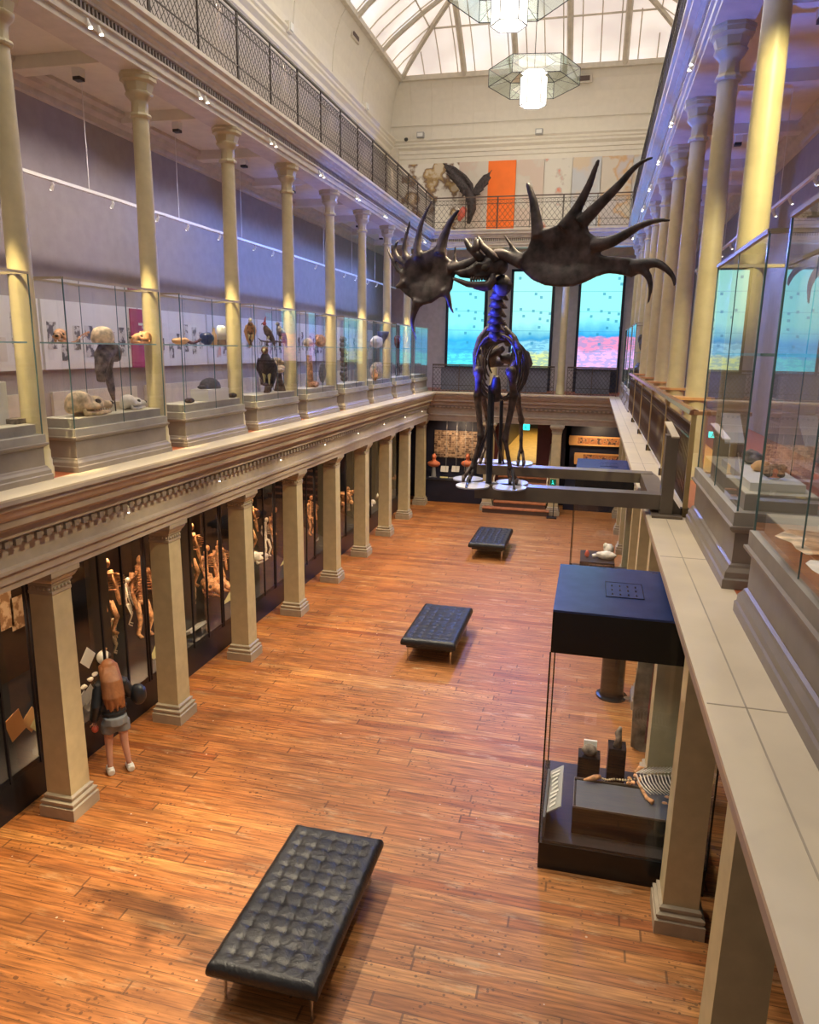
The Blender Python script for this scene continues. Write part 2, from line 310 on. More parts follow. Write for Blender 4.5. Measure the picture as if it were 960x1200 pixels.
# ------------------------------------------------------------------ mesh helpers
class MB:
    def __init__(s): s.bm = bmesh.new()
    def face(s, pts, flip=False):
        vs = [s.bm.verts.new(p) for p in (reversed(pts) if flip else pts)]
        try: return s.bm.faces.new(vs)
        except ValueError: return None
    def box(s, x0, x1, y0, y1, z0, z1):
        if x0 > x1: x0, x1 = x1, x0
        if y0 > y1: y0, y1 = y1, y0
        v = [s.bm.verts.new((x, y, z)) for z in (z0, z1) for y in (y0, y1) for x in (x0, x1)]
        for f in ((0, 2, 3, 1), (4, 5, 7, 6), (0, 1, 5, 4), (2, 6, 7, 3), (0, 4, 6, 2), (1, 3, 7, 5)):
            s.bm.faces.new([v[i] for i in f])
        return s
    def obox(s, c, ax, ay, az):
        """box centred at c with half-vectors"""
        c, ax, ay, az = map(Vector, (c, ax, ay, az))
        v = [s.bm.verts.new(c+ax*i+ay*j+az*k) for k in (-1, 1) for j in (-1, 1) for i in (-1, 1)]
        for f in ((0, 2, 3, 1), (4, 5, 7, 6), (0, 1, 5, 4), (2, 6, 7, 3), (0, 4, 6, 2), (1, 3, 7, 5)):
            s.bm.faces.new([v[i] for i in f])
        return s
    def tube(s, pts, r, n=8, cap=True):
        pts = [Vector(p) for p in pts]
        if not hasattr(r, '__len__'): r = [r]*len(pts)
        rings = []; up = None
        for i, p in enumerate(pts):
            t = (pts[min(i+1, len(pts)-1)] - pts[max(i-1, 0)]).normalized()
            if up is None: up = t.orthogonal().normalized()
            a = (up - t*up.dot(t)); a = a.normalized() if a.length > 1e-6 else t.orthogonal().normalized(); up = a
            b = t.cross(a)
            rings.append([s.bm.verts.new(p + (a*cos(2*pi*k/n) + b*sin(2*pi*k/n))*r[i]) for k in range(n)])
        for A, B in zip(rings, rings[1:]):
            for k in range(n): s.bm.faces.new((A[k], A[(k+1) % n], B[(k+1) % n], B[k]))
        if cap:
            s.bm.faces.new(rings[0][::-1]); s.bm.faces.new(rings[-1])
        return s
    def bar(s, a, b, r, n=4): return s.tube([a, b], r, n)
    def lathe(s, prof, c=(0, 0, 0), n=16):
        c = Vector(c); rings = []
        for rr, z in prof:
            rings.append([s.bm.verts.new(c+Vector((rr*cos(2*pi*k/n+pi/n), rr*sin(2*pi*k/n+pi/n), z))) for k in range(n)])
        for A, B in zip(rings, rings[1:]):
            for k in range(n): s.bm.faces.new((A[k], A[(k+1) % n], B[(k+1) % n], B[k]))
        s.bm.faces.new(rings[0][::-1]); s.bm.faces.new(rings[-1]); return s
    def sqlathe(s, prof, cx, cy):
        """square 'lathe': half width, z"""
        rings = []
        for h, z in prof:
            rings.append([s.bm.verts.new((cx+i*h, cy+j*h, z)) for i, j in ((-1, -1), (1, -1), (1, 1), (-1, 1))])
        for A, B in zip(rings, rings[1:]):
            for k in range(4): s.bm.faces.new((A[k], A[(k+1) % 4], B[(k+1) % 4], B[k]))
        s.bm.faces.new(rings[0][::-1]); s.bm.faces.new(rings[-1]); return s
    def prism(s, poly, axis, a, b):
        """poly: 2-D points; axis 'y': (x,z) swept over y; 'x': (y,z) swept over x; 'z': (x,y) over z"""
        def P(p, t): return {'y': (p[0], t, p[1]), 'x': (t, p[0], p[1]), 'z': (p[0], p[1], t)}[axis]
        A = [s.bm.verts.new(P(p, a)) for p in poly]; B = [s.bm.verts.new(P(p, b)) for p in poly]; n = len(poly)
        for k in range(n): s.bm.faces.new((A[k], A[(k+1) % n], B[(k+1) % n], B[k]))
        s.bm.faces.new(A[::-1]); s.bm.faces.new(B); return s
    def ball(s, c, r, seg=12, rot=None):
        if not hasattr(r, '__len__'): r = (r, r, r)
        mt = Matrix.Translation(c) @ (rot.to_4x4() if rot else Matrix.Identity(4)) @ Matrix.Diagonal((*r, 1))
        bmesh.ops.create_uvsphere(s.bm, u_segments=seg, v_segments=max(6, seg*2//3), radius=1, matrix=mt); return s
    def build(s, name, material, parent=None, smooth=False, mods=None):
        bmesh.ops.recalc_face_normals(s.bm, faces=s.bm.faces)
        off = Vector((0, 0, 0)); p = parent
        while p: off += p.location; p = p.parent
        me = bpy.data.meshes.new(name)
        if off.length > 0: bmesh.ops.translate(s.bm, verts=s.bm.verts, vec=-off)
        if smooth:
            for f in s.bm.faces: f.smooth = True
        s.bm.to_mesh(me); s.bm.free(); me.materials.append(material)
        o = bpy.data.objects.new(name, me); C.objects.link(o)
        if parent: o.parent = parent
        if smooth == 'auto':
            md = o.modifiers.new('split', 'EDGE_SPLIT'); md.split_angle = R(40)
        for k, kw in (mods or []):
            md = o.modifiers.new(k.lower(), k)
            for a, v in kw.items(): setattr(md, a, v)
        return o
REMESH = lambda v, it=3: [('REMESH', dict(mode='VOXEL', voxel_size=v, use_smooth_shade=True)), ('SMOOTH', dict(factor=.5, iterations=it))]
def tag(o, label=None, cat=None, group=None, kind=None):
    if label: o['label'] = label
    if cat: o['category'] = cat
    if group: o['group'] = group
    if kind: o['kind'] = kind
    return o
def thing(name, label, cat, loc=(0, 0, 0), group=None, rz=0):
    o = bpy.data.objects.new(name, None); C.objects.link(o); o.location = loc; o.rotation_euler = (0, 0, rz); o.empty_display_size = .1
    return tag(o, label, cat, group)
def struct(o): o['kind'] = 'structure'; return o
def dup(root, loc, label=None, group=None, rz=None, scale=None):
    r = root.copy(); C.objects.link(r); r.location = loc
    if rz is not None: r.rotation_euler = (0, 0, rz)
    if scale is not None: r.scale = scale
    if label: r['label'] = label
    if group: r['group'] = group
    def rec(src, dst):
        for ch in list(src.children):
            c = ch.copy(); C.objects.link(c); c.parent = dst; rec(ch, c)
    rec(root, r); return r
ORD = ['nearest', 'second', 'third', 'fourth', 'fifth', 'sixth', 'seventh', 'eighth', 'ninth', 'tenth', 'eleventh', 'twelfth']
CX = 3.12      # centre line of the hall
S = 2.25       # bay length
def mirx(x): return 2*CX - x
# ------------------------------------------------------------------ shell
fl = MB().box(-2.1, 8.4, -8, 19.9, -.1, 0).build('floor', M['floor']); struct(fl)
YE = 20.55; YB = -8.0
WL, WR = -2.05, 8.3
# side walls, lower level dark backs
struct(MB().box(WL-.15, WL, YB, YE, 0, 12.0).build('wall_left', M['wall']))
struct(MB().box(WR, WR+.15, YB, YE, 0, 12.0).build('wall_right', M['wall']))
# end wall with stair opening at ground level
e = MB(); e.box(WL, 2.0, 19.6, 19.75, 0, 3.3); e.box(4.45, WR, 19.6, 19.75, 0, 3.3); e.box(2.0, 4.45, 19.6, 19.75, 2.9, 3.3)
struct(e.build('wall_end_ground', M['navy']))
struct(MB().box(WL, WR, YE, YE+.15, 3.6, 8.9).build('wall_end_middle', M['wallpale']))
struct(MB().box(WL, WR, YE, YE+.15, 8.9, 12.4).build('wall_end_upper', M['offwhite']))
# room seen beyond the stairs
struct(MB().box(1.2, 6, 19.9, 32, 1.3, 1.4).build('floor_beyond_stairs', M['yellowfloor']))
b_ = MB(); b_.box(2.0, 2.12, 19.6, 32, 1.3, 3.4); b_.box(4.6, 4.75, 19.6, 32, 1.3, 3.4); b_.box(1.2, 6, 32, 32.1, 1.3, 3.4); b_.box(1.2, 6, 19.7, 32, 3.3, 3.4)
struct(b_.build('wall_beyond_stairs', M['darkpanel']))
light('beyond_light', 'AREA', (3.3, 25, 3.25), (3.3, 25, 0), 130, (1, .80, .40), shape='RECTANGLE', size=2, size_y=9)

# gallery slabs (floors of level one and two)
def slab(z0, z1, xl, ye):
    s = MB(); s.box(WL, xl, YB, YE, z0, z1); s.box(mirx(xl), WR, YB, YE, z0, z1); s.box(xl, mirx(xl), ye, YE, z0, z1); return s
struct(slab(3.3, 3.90, -.45, 18.4).build('ceiling_ground', M['ceil']))
struct(slab(8.75, 9.0, -.45, 18.4).build('ceiling_middle', M['ceil']))
# thin red boards showing on the middle gallery floor
s = MB(); s.box(WL, -.03, YB, YE, 3.90, 3.918); s.box(6.2, WR, YB, YE, 3.90, 3.918); s.box(-.03, 6.2, 18.2, YE, 3.90, 3.918)
struct(s.build('floor_middle', M['redwood']))

def frame_run(prof, name, material, ye, yb=YB, mat_end=None):
    """a cornice profile (inward offset x, z) run along both sides and across the far end, mitred"""
    for side in ('left', 'right'):
        m_ = MB(); n = len(prof)
        A = []; B = []
        for (x, z) in prof:
            X = x if side == 'left' else mirx(x)
            A.append(m_.bm.verts.new((X, yb, z))); B.append(m_.bm.verts.new((X, ye-x, z)))
        for k in range(n): m_.bm.faces.new((A[k], A[(k+1) % n], B[(k+1) % n], B[k]))
        m_.bm.faces.new(A); m_.bm.faces.new(B[::-1])
        struct(m_.build(name+'_'+side, material))
    m_ = MB(); A = []; B = []; n = len(prof)
    for (x, z) in prof: A.append(m_.bm.verts.new((x, ye-x, z))); B.append(m_.bm.verts.new((mirx(x), ye-x, z)))
    for k in range(n): m_.bm.faces.new((A[k], A[(k+1) % n], B[(k+1) % n], B[k]))
    m_.bm.faces.new(A); m_.bm.faces.new(B[::-1])
    struct(m_.build(name+'_end', mat_end or material))
YC = 18.15      # far inner face line: profile offset 0 sits at y = YC
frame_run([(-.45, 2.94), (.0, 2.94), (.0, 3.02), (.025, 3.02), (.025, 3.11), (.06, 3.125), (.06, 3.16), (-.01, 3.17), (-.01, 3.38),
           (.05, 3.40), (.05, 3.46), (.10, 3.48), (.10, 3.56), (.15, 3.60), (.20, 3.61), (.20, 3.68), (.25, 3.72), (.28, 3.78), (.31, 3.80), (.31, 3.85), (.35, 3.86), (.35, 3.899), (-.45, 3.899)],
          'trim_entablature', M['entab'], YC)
frame_run([(-.03, 3.90), (.35, 3.90), (.35, 3.92), (-.03, 3.92)], 'trim_ledge', M['ledge'], YC)
# dentils of the lower entablature
d_ = MB(); y = -5.0
while y < 18:
    d_.box(.045, .085, y, y+.07, 3.385, 3.40+.05); d_.box(mirx(.085), mirx(.045), y, y+.07, 3.385, 3.45); y += .14
x = .2
while x < 6.05: d_.box(x, x+.07, YC-.085, YC-.045, 3.385, 3.45); x += .14
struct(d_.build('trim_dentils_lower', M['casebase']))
# fine line grooves along the right ledge
g_ = MB(); g_.box(6.045, 6.052, YB, 17.8, 3.9195, 3.9215)
for y in (-3.3, -1.05, 1.2, 3.45, 5.7): g_.box(5.9, 6.2, y, y+.008, 3.9195, 3.9215)
struct(g_.build('trim_ledge_joints', M['stone']))

# upper entablature
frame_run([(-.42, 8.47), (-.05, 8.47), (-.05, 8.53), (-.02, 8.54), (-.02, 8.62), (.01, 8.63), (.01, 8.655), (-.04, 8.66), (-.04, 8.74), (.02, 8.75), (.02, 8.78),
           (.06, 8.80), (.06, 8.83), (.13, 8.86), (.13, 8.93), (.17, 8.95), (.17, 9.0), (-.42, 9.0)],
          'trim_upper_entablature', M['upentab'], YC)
d_ = MB(); y = -3.0
while y < 18:
    d_.box(-.04, .0, y, y+.03, 8.66, 8.74); d_.box(mirx(0), mirx(-.04), y, y+.03, 8.66, 8.74); y += .065
x = .05
while x < 6.2: d_.box(x, x+.03, YC-.0, YC+.04, 8.66, 8.74); x += .065
struct(d_.build('trim_dentils_upper', M['casebase']))
# soffit beams across the galleries at every column, wall cornice below the ceiling
s = MB()
for n in range(-2, 9):
    y = .225+S*n
    s.box(WL, -.42, y-.12, y+.12, 8.6, 8.75); s.box(mirx(-.42), WR, y-.12, y+.12, 8.6, 8.75)
struct(s.build('trim_gallery_beams', M['ceil']))
s = MB()
for sx in (0, 1):
    pr = [(WL, 8.45), (WL+.04, 8.47), (WL+.05, 8.55), (WL+.12, 8.6), (WL+.13, 8.66), (WL+.2, 8.70), (WL+.2, 8.75), (WL, 8.75)]
    if sx: pr = [(mirx(x)-.04 if False else WR-(x-WL), z) for x, z in pr]
    s.prism(pr, 'y', YB, YE)
s.prism([(YE, 8.45), (YE-.05, 8.47), (YE-.12, 8.6), (YE-.2, 8.70), (YE-.2, 8.75), (YE, 8.75)], 'x', WL, WR)
struct(s.build('trim_gallery_cornice', M['upentab']))

# attic: wall cornice, cove and glazed roof
s = MB()
prc = [(0, 11.72), (.03, 11.74), (.03, 11.86), (.07, 11.88), (.07, 11.98), (.16, 12.06), (.16, 12.12), (.2, 12.16), (.2, 12.22), (.26, 12.27), (.26, 12.32), (0, 12.32)]
s.prism([(WL+x, z) for x, z in prc], 'y', YB, YE); s.prism([(WR-x, z) for x, z in prc], 'y', YB, YE)
s.prism([(YE-x, z) for x, z in prc], 'x', WL, WR)
struct(s.build('trim_attic_cornice', M['offwhite']))
# stub piers at the far corners under the cornice
s = MB(); s.box(WL, WL+.32, YE-.32, YE, 9.0, 12.05); s.box(WR-.32, WR, YE-.32, YE, 9.0, 12.05)
struct(s.build('trim_corner_piers', M['upentab']))
CXI = .45       # inset of the curb
cove = [(0, 12.3), (.01, 12.7), (.05, 13.1), (.13, 13.5), (.26, 13.85), (.42, 14.08)]
s = MB()
for (a, za), (b, zb) in zip(cove, cove[1:]):
    s.face([(WL+a, YB, za), (WL+b, YB, zb), (WL+b, YE-b, zb), (WL+a, YE-a, za)])
    s.face([(WR-a, YB, za), (WR-b, YB, zb), (WR-b, YE-b, zb), (WR-a, YE-a, za)])
    s.face([(WL+a, YE-a, za), (WL+b, YE-b, zb), (WR-b, YE-b, zb), (WR-a, YE-a, za)])
struct(s.build('wall_cove', M['offwhite'], smooth=True))
# batten ribs on the cove
s = MB(); y = 17.2
def covept(a, z, side, t): return {'l': (WL+a+.01, t, z), 'r': (WR-a-.01, t, z), 'e': (t, YE-a-.01, z)}[side]
for k in range(9):
    for sd in 'lr': s.tube([covept(a, z, sd, y-2.7*k) for a, z in cove], .014, 4)
for k in range(14):
    t = WL+.75+.72*k
    if t < WR-.4: s.tube([covept(a, z, 'e', t) for a, z in cove], .012, 4)
for sd in (1, -1):
    s.tube([(WL+a+.01 if sd > 0 else WR-a-.01, YE-a-.01, z) for a, z in cove], .03, 5)
struct(s.build('trim_cove_battens', M['offwhite']))
s = MB(); s.box(WL, WR, YE-.06, YE-.03, 12.78, 12.81)
struct(s.build('trim_picture_rail', M['offwhite']))
cb = .42
s = MB()
s.box(WL+cb-.02, WL+cb+.12, YB, YE-cb+.02, 14.05, 14.20); s.box(WR-cb-.12, WR-cb+.02, YB, YE-cb+.02, 14.05, 14.20); s.box(WL+cb-.02, WR-cb+.02, YE-cb-.12, YE-cb+.02, 14.05, 14.20)
struct(s.build('trim_roof_curb', M['upentab']))
hip = [(0.03, 14.13), (.35, 14.43), (.7, 14.69), (1.35, 15.14), (2.0, 15.53), (2.8, 15.9), (3.8, 16.15), (4.75, 16.25)]
s = MB()
X0, X1, Y1 = WL+cb, WR-cb, YE-cb
def HP(d, z, side, t): return {'l': (X0+d, t, z), 'r': (X1-d, t, z), 'e': (t, Y1-d, z)}[side]
for (a, za), (b, zb) in zip(hip, hip[1:]):
    s.face([HP(a, za, 'l', YB), HP(b, zb, 'l', YB), (X0+b, Y1-b, zb), (X0+a, Y1-a, za)])
    s.face([HP(a, za, 'r', YB), HP(b, zb, 'r', YB), (X1-b, Y1-b, zb), (X1-a, Y1-a, za)])
    s.face([(X0+a, Y1-a, za), (X0+b, Y1-b, zb), (X1-b, Y1-b, zb), (X1-a, Y1-a, za)])
struct(s.build('window_1', M['roofglass']))
# roof ribs and glazing bars
def lerp_hip(d):
    for (a, za), (b, zb) in zip(hip, hip[1:]):
        if a <= d <= b: return za+(zb-za)*(d-a)/(b-a)
    return hip[-1][1]
s = MB()
for sg in (0, 1):
    s.tube([(X0+d if not sg else X1-d, Y1-d, z-.03) for d, z in hip], .10, 6)
k = 0; y = Y1-2.45
while y > -2:
    for sd in 'lr': s.tube([HP(d, z-.03, sd, y) for d, z in hip], .085, 6)
    y -= 2.45
for t in (CX-1.7-2.55+1.7, CX-.85, CX+.85, CX+2.55):
    dmax = min(t-X0, X1-t)
    s.tube([(t, Y1-d, lerp_hip(d)-.03) for d in (0.03, .35, .7, 1.35, 2.0, 2.4) if d < dmax], .10, 6)
struct(s.build('trim_roof_ribs', M['upentab']))
s = MB(); y = Y1-.2
i = 0
while y > -2:
    if i % 4 != 3:
        for sd in 'lr': s.tube([HP(d, z-.015, sd, y) for d, z in hip if d < max(.5, Y1-y)], .022, 4)
    y -= .6125; i += 1
for j in range(18):
    t = X0+.3+j*.567; dmax = min(t-X0, X1-t)
    pts = [(t, Y1-d, lerp_hip(d)-.015) for d in (0.03, .35, .7, 1.35, 2.0, 2.8, 3.8) if d < dmax]
    if len(pts) > 1: s.tube(pts, .022, 4)
for d in (1.3, 2.9):
    z = lerp_hip(d)-.02
    for sd, xs in (('l', X0+d), ('r', X1-d)): s.bar((xs, YB, z), (xs, Y1-d, z), .025)
    s.bar((X0+d, Y1-d, z), (X1-d, Y1-d, z), .03)
struct(s.build('trim_glazing_bars', M['upentab']))
# wall vents and fittings on the attic
for px, py, nm in ((684, 92, 'end wall beside the lower pendant'),):
    p = atY(px, py, YE-.35); v = thing('wall_vent', 'small brown vent grille high on the '+nm, 'vent', p, 'attic vents')
    MB().box(p.x-.27, p.x+.27, p.y-.02, p.y+.05, p.z-.12, p.z+.12).build('frame', M['upentab'], v)
    MB().box(p.x-.2, p.x+.2, p.y-.05, p.y, p.z-.07, p.z+.07).build('grille', M['riser'], v)
p = atX(416, 41, WL+.25); v = thing('wall_vent', 'small brown vent grille high on the left cove', 'vent', p, 'attic vents')
MB().box(p.x-.05, p.x+.03, p.y-.32, p.y+.32, p.z-.14, p.z+.14).build('frame', M['upentab'], v)
MB().box(p.x+.02, p.x+.05, p.y-.24, p.y+.24, p.z-.08, p.z+.08).build('grille', M['riser'], v)
for px, py, d in ((493, 158, 'left corner'), (632, 154, 'middle')):
    p = atY(px, py, YE-.3)
    v = thing('wall_speaker', 'small grey box fitting standing on the attic cornice, %s of the end wall' % d, 'fixture', p, 'boxes on the attic cornice')
    MB().box(p.x-.12, p.x+.12, p.y-.08, p.y+.08, p.z-.1, p.z+.07).build('housing', M['greycard'], v); MB().box(p.x-.09, p.x+.09, p.y-.1, p.y-.08, p.z-.07, p.z+.04).build('lens', M['white'], v)
for px, py, d in ((338, 32, 'nearer'), (428, 125, 'farther')):
    p = atX(px, py, WL+.22)
    v = thing('attic_floodlight', '%s of the two small white floodlights on the left attic cornice' % d, 'floodlight', p, 'attic floodlights')
    MB().box(p.x-.12, p.x+.06, p.y-.1, p.y+.1, p.z-.12, p.z+.1).build('housing', M['offwhite'], v); MB().box(p.x+.06, p.x+.1, p.y-.08, p.y+.08, p.z-.08, p.z+.08).build('lens', M['white'], v)
p = atY(476, 163.5, YE-.35); v = thing('security_camera', 'small black dome camera at the left end of the attic cornice', 'camera', p)
MB().ball(p, (.07, .07, .06)).build('dome', M['blackmetal'], v, True); MB().box(p.x-.04, p.x+.04, p.y, p.y+.1, p.z+.02, p.z+.06).build('bracket', M['blackmetal'], v)

# ------------------------------------------------------------------ square columns (ground level)
def square_column(loc, label, group):
    x, y = loc; t = thing('square_column', label, 'column', (x, y, 0), group)
    MB().sqlathe([(.225, 0), (.225, .14), (.205, .15), (.205, .165), (.215, .175), (.215, .20), (.18, .215), (.18, .23), (.188, .24), (.188, .262), (.165, .28)], x, y).build('plinth', M['stone'], t)
    MB().sqlathe([(.160, .28), (.145, 2.66), (.145, 2.68)], x, y).build('shaft', M['cream'], t)
    c = MB().sqlathe([(.145, 2.66), (.152, 2.67), (.152, 2.70), (.146, 2.71), (.146, 2.76), (.162, 2.78), (.162, 2.80), (.185, 2.82), (.205, 2.86), (.205, 2.875), (.222, 2.88), (.222, 2.937)], x, y)
    for i in range(5):
        o = -.115+i*.0575
        for sx, sy in ((1, 0), (-1, 0), (0, 1), (0, -1)): c.ball((x+(.158*sx if sx else o), y+(.158*sy if sy else o), 2.735), (.016, .016, .02), 6)
    c.build('capital', M['stone'], t); return t
for n in range(9):
    lab = ('%s of the square taupe columns standing along the left display cabinets' % ORD[n]) if n != 8 else 'far left corner square column where the left row meets the end wall'
    if n == 1: lab = 'square taupe column just beyond the person, second from the viewer on the left'
    sq = square_column((-.225, .225+S*n), lab, 'square columns of the left arcade') if n == 0 else dup(sq0, (-.225, .225+S*n, 0), lab)
    if n == 0: sq0 = sq
RC = 6.485
for n in range(-2, 9):
    lab = {-2: 'square column nearest the viewer under the right ledge, only a sliver showing', -1: 'square column whose capital pokes out under the right ledge at the bottom', 0: 'square column right beside the large black vitrine on the right'}.get(n, '%s square column of the right arcade, beyond the large vitrine' % ORD[max(n-1, 0)])
    dup(sq0, (RC, .225+S*n, 0), lab, 'square columns of the right arcade')
dup(sq0, (2.15, 18.1, 0), 'square column at the left side of the stairs', 'square columns beside the stairs')
dup(sq0, (4.35, 18.0, 0), 'square column at the right side of the stairs with a green sign', 'square columns beside the stairs')

# ------------------------------------------------------------------ round columns (middle level)
def round_column(loc, label, group):
    x, y = loc; t = thing('round_column', label, 'column', (x, y, 3.92), group)
    MB().lathe([(.15, 3.92), (.15, 4.02), (.14, 4.04), (.14, 4.10), (.13, 4.12), (.13, 4.2), (.122, 4.22)], (x, y, 0), 20).build('base', M['cream'], t, 'auto')
    MB().lathe([(.122, 4.22), (.118, 5.5), (.108, 6.8), (.096, 8.0)], (x, y, 0), 20).build('shaft', M['cream'], t, 'auto')
    MB().lathe([(.096, 7.98), (.125, 7.99), (.135, 8.01), (.125, 8.035), (.10, 8.04), (.10, 8.17), (.115, 8.19), (.15, 8.225), (.165, 8.25), (.165, 8.265), (.15, 8.275), (.175, 8.35), (.175, 8.36), (.20, 8.385), (.215, 8.39), (.215, 8.43), (.225, 8.44), (.225, 8.47)], (x, y, 0), 8).build('capital', M['cream'], t, 'auto')
    return t
rc0 = None
for n in range(8):
    lab = '%s of the round cream columns on the left balcony' % ORD[n]
    rc0 = round_column((-.225, .225), lab, 'round columns of the left balcony') if n == 0 else rc0
    if n: dup(rc0, (-.225, .225+S*n, 3.92), lab)
for n in range(9):
    lab = '%s of the round columns on the right balcony' % ORD[n] if n else 'tall bright yellow-lit round column behind the right glass cases'
    dup(rc0, (RC, .225+S*n, 3.92), lab, 'round columns of the right balcony')
dup(rc0, (2.15, 18.35, 3.92), 'round end balcony column behind the elk skeleton ribcage', 'round columns of the end balcony')
dup(rc0, (4.35, 18.35, 3.92), 'slim round end balcony column between the two right hand screens', 'round columns of the end balcony')

# ------------------------------------------------------------------ iron railings
def railing_panel(L, h, along, label, group, loc, lattice=.115, top=M['iron'], ir=M['iron'], post=M['iron'], gap=.10, band=.12, name='iron_railing'):
    """panel of length L along local x or y, standing on loc"""
    t = thing(name, label, 'railing', loc, group); ox, oy, oz = loc
    def P(a, z): return (ox+a, oy, oz+z) if along == 'x' else (ox, oy+a, oz+z)
    def bx(m_, a0, a1, z0, z1, th):
        if along == 'x': m_.box(ox+a0, ox+a1, oy-th, oy+th, oz+z0, oz+z1)
        else: m_.box(ox-th, ox+th, oy+a0, oy+a1, oz+z0, oz+z1)
        return m_
    bx(MB(), 0, L, h-.03, h, .022).build('handrail', top, t)
    m_ = MB(); zb = h-gap-band
    for z in (.03, .22, zb, h-gap): bx(m_, 0, L, z-.007, z+.007, .008)
    m_.build('rail_bar', ir, t)
    for a in (0.012, L/2, L-.012): bx(MB(), a-.009, a+.009, 0, h-.03, .012).build('post', post, t)
    m_ = MB(); z0, z1 = .03, zb; n = int(L/lattice)+1; dz = z1-z0
    for sgn in (1, -1):
        k = -int(dz/lattice)-1
        while k*lattice < L+dz:
            a = k*lattice; a0, b0, a1, b1 = a, z0, a+sgn*dz*.8, z1
            # clip to 0..L
            def cl(aa, bb, ca, cb):
                pts = [(aa, bb), (ca, cb)]
                if aa == ca: return pts
                out = []
                t0, t1 = 0.0, 1.0; d = ca-aa
                for lim, s_ in ((0, 1), (L, -1)):
                    # s_*(aa + t d - lim) >= 0
                    v0 = s_*(aa-lim); v1 = s_*(ca-lim)
                    if v0 < 0 and v1 < 0: return None
                    if v0 < 0: t0 = max(t0, v0/(v0-v1))
                    if v1 < 0: t1 = min(t1, v0/(v0-v1))
                if t0 >= t1: return None
                return [(aa+d*t0, bb+(cb-bb)*t0), (aa+d*t1, bb+(cb-bb)*t1)]
            q = cl(a0, b0, a1, b1)
            if q: m_.tube([P(*q[0]), P(*q[1])], .0055, 3, False)
            k += 1
    m_.build('lattice', ir, t)
    m_ = MB(); a = band/2
    while a < L:
        c = P(a, zb+band/2); pts = []
        for j in range(9):
            an = 2*pi*j/8; pts.append(P(a+cos(an)*band*.36, zb+band/2+sin(an)*band*.36))
        m_.tube(pts, .006, 3, False); a += band
    m_.build('scroll_band', ir, t)
    return t
up0 = None
for sd, X in (('left', .08), ('right', mirx(.08))):
    for n in range(-1, 8):
        L_ = S; y = .05+S*n
        lab = '%s iron lattice railing panel of the upper %s gallery' % (ORD[n+1], sd)
        if sd == 'right' and n < 0: continue
        if up0 is None: up0 = railing_panel(S, .95, 'y', lab, 'upper left railing', (X, y, 9.02), .105)
        else: dup(up0, (X, y, 9.02), lab, 'upper %s railing' % sd)
ue = None
for i in range(3):
    x = .1+i*2.013
    lab = ['left', 'middle', 'right'][i]+' iron lattice railing panel in front of the upper end wall'
    if ue is None: ue = railing_panel(2.013, .95, 'x', lab, 'upper end railing', (x, 18.05, 9.02), .16, top=M['ironbrown'])
    else: dup(ue, (x, 18.05, 9.02), lab)
# middle level, end balcony
for i, (x0, x1, lab) in enumerate(((.15, 1.95, 'left'), (2.35, 4.15, 'middle'), (4.55, 6.1, 'right'))):
    t = railing_panel(x1-x0, .9, 'x', '%s fine mesh railing on the end balcony below the screens' % lab, 'end balcony railings', (x0, 18.1, 3.92), .12, top=M['ironbrown'], post=M['ironbrown'], gap=.04, band=.08)
    MB().box(x0+.28, x1-.22, 18.16, 18.17, 3.98, 4.72).build('backing_panel', M['greypanel'], t)
# middle level, right balcony: tight scroll panels with gilt posts and a polished rail
def right_rail(y, L, label):
    t = thing('balcony_railing', label, 'railing', (6.2, y, 3.92), 'right balcony railings')
    MB().prism([(6.16, 4.80), (6.17, 4.835), (6.20, 4.845), (6.235, 4.835), (6.245, 4.80), (6.2, 4.79)], 'y', y, y+L).build('handrail', M['rail'], t)
    MB().box(6.185, 6.225, y, y+.035, 3.92, 4.8).build('post', M['brass'], t)
    m_ = MB()
    for z in (4.02, 4.60, 4.72): m_.box(6.19, 6.21, y+.03, y+L, z-.01, z+.01)
    m_.build('rail_bar', M['chrome'], t)
    m_ = MB(); a = .08
    while a < L:
        m_.tube([(6.2, y+a+.022*sin(z_*22), 4.03+.0285*k) for k, z_ in enumerate([i*.0285 for i in range(21)])], .006, 4, False); a += .085
    m_.build('scroll_bars', M['ironbrown'], t)
    m_ = MB(); a = .05
    while a < L-.03:
        m_.tube([(6.2, y+a+.035*cos(2*pi*j/8), 4.66+.045*sin(2*pi*j/8)) for j in range(9)], .007, 3, False); a += .09
    m_.build('scroll_band', M['ironbrown'], t)
    MB().box(6.17, 6.24, y, y+.06, 3.92, 4.0).build('foot', M['iron'], t)
    return t
r0 = right_rail(.30, 2.25, 'nearest scrolled iron railing section on the right balcony, ending at the glass case')
for k in range(1, 5): dup(r0, (6.2, .30+2.25*k, 3.92), '%s scrolled iron railing section on the right balcony' % ORD[k])
# timber return ledges beside each right column
for k in range(6):
    y = .30+2.25*k
    o = MB().prism([(6.2, y-.02), (6.62, y-.02), (6.66, y+.06), (6.62, y+.16), (6.2, y+.16)] if k == 0 else [(6.24, y-.22), (6.62, y-.22), (6.68, y-.07), (6.62, y+.08), (6.24, y+.08)], 'z', 4.80, 4.83).build('timber_ledge', M['railwood'])
    tag(o, '%s small orange timber ledge joining the right balcony rail to its column' % ORD[k], 'ledge', 'timber ledges on the right balcony')

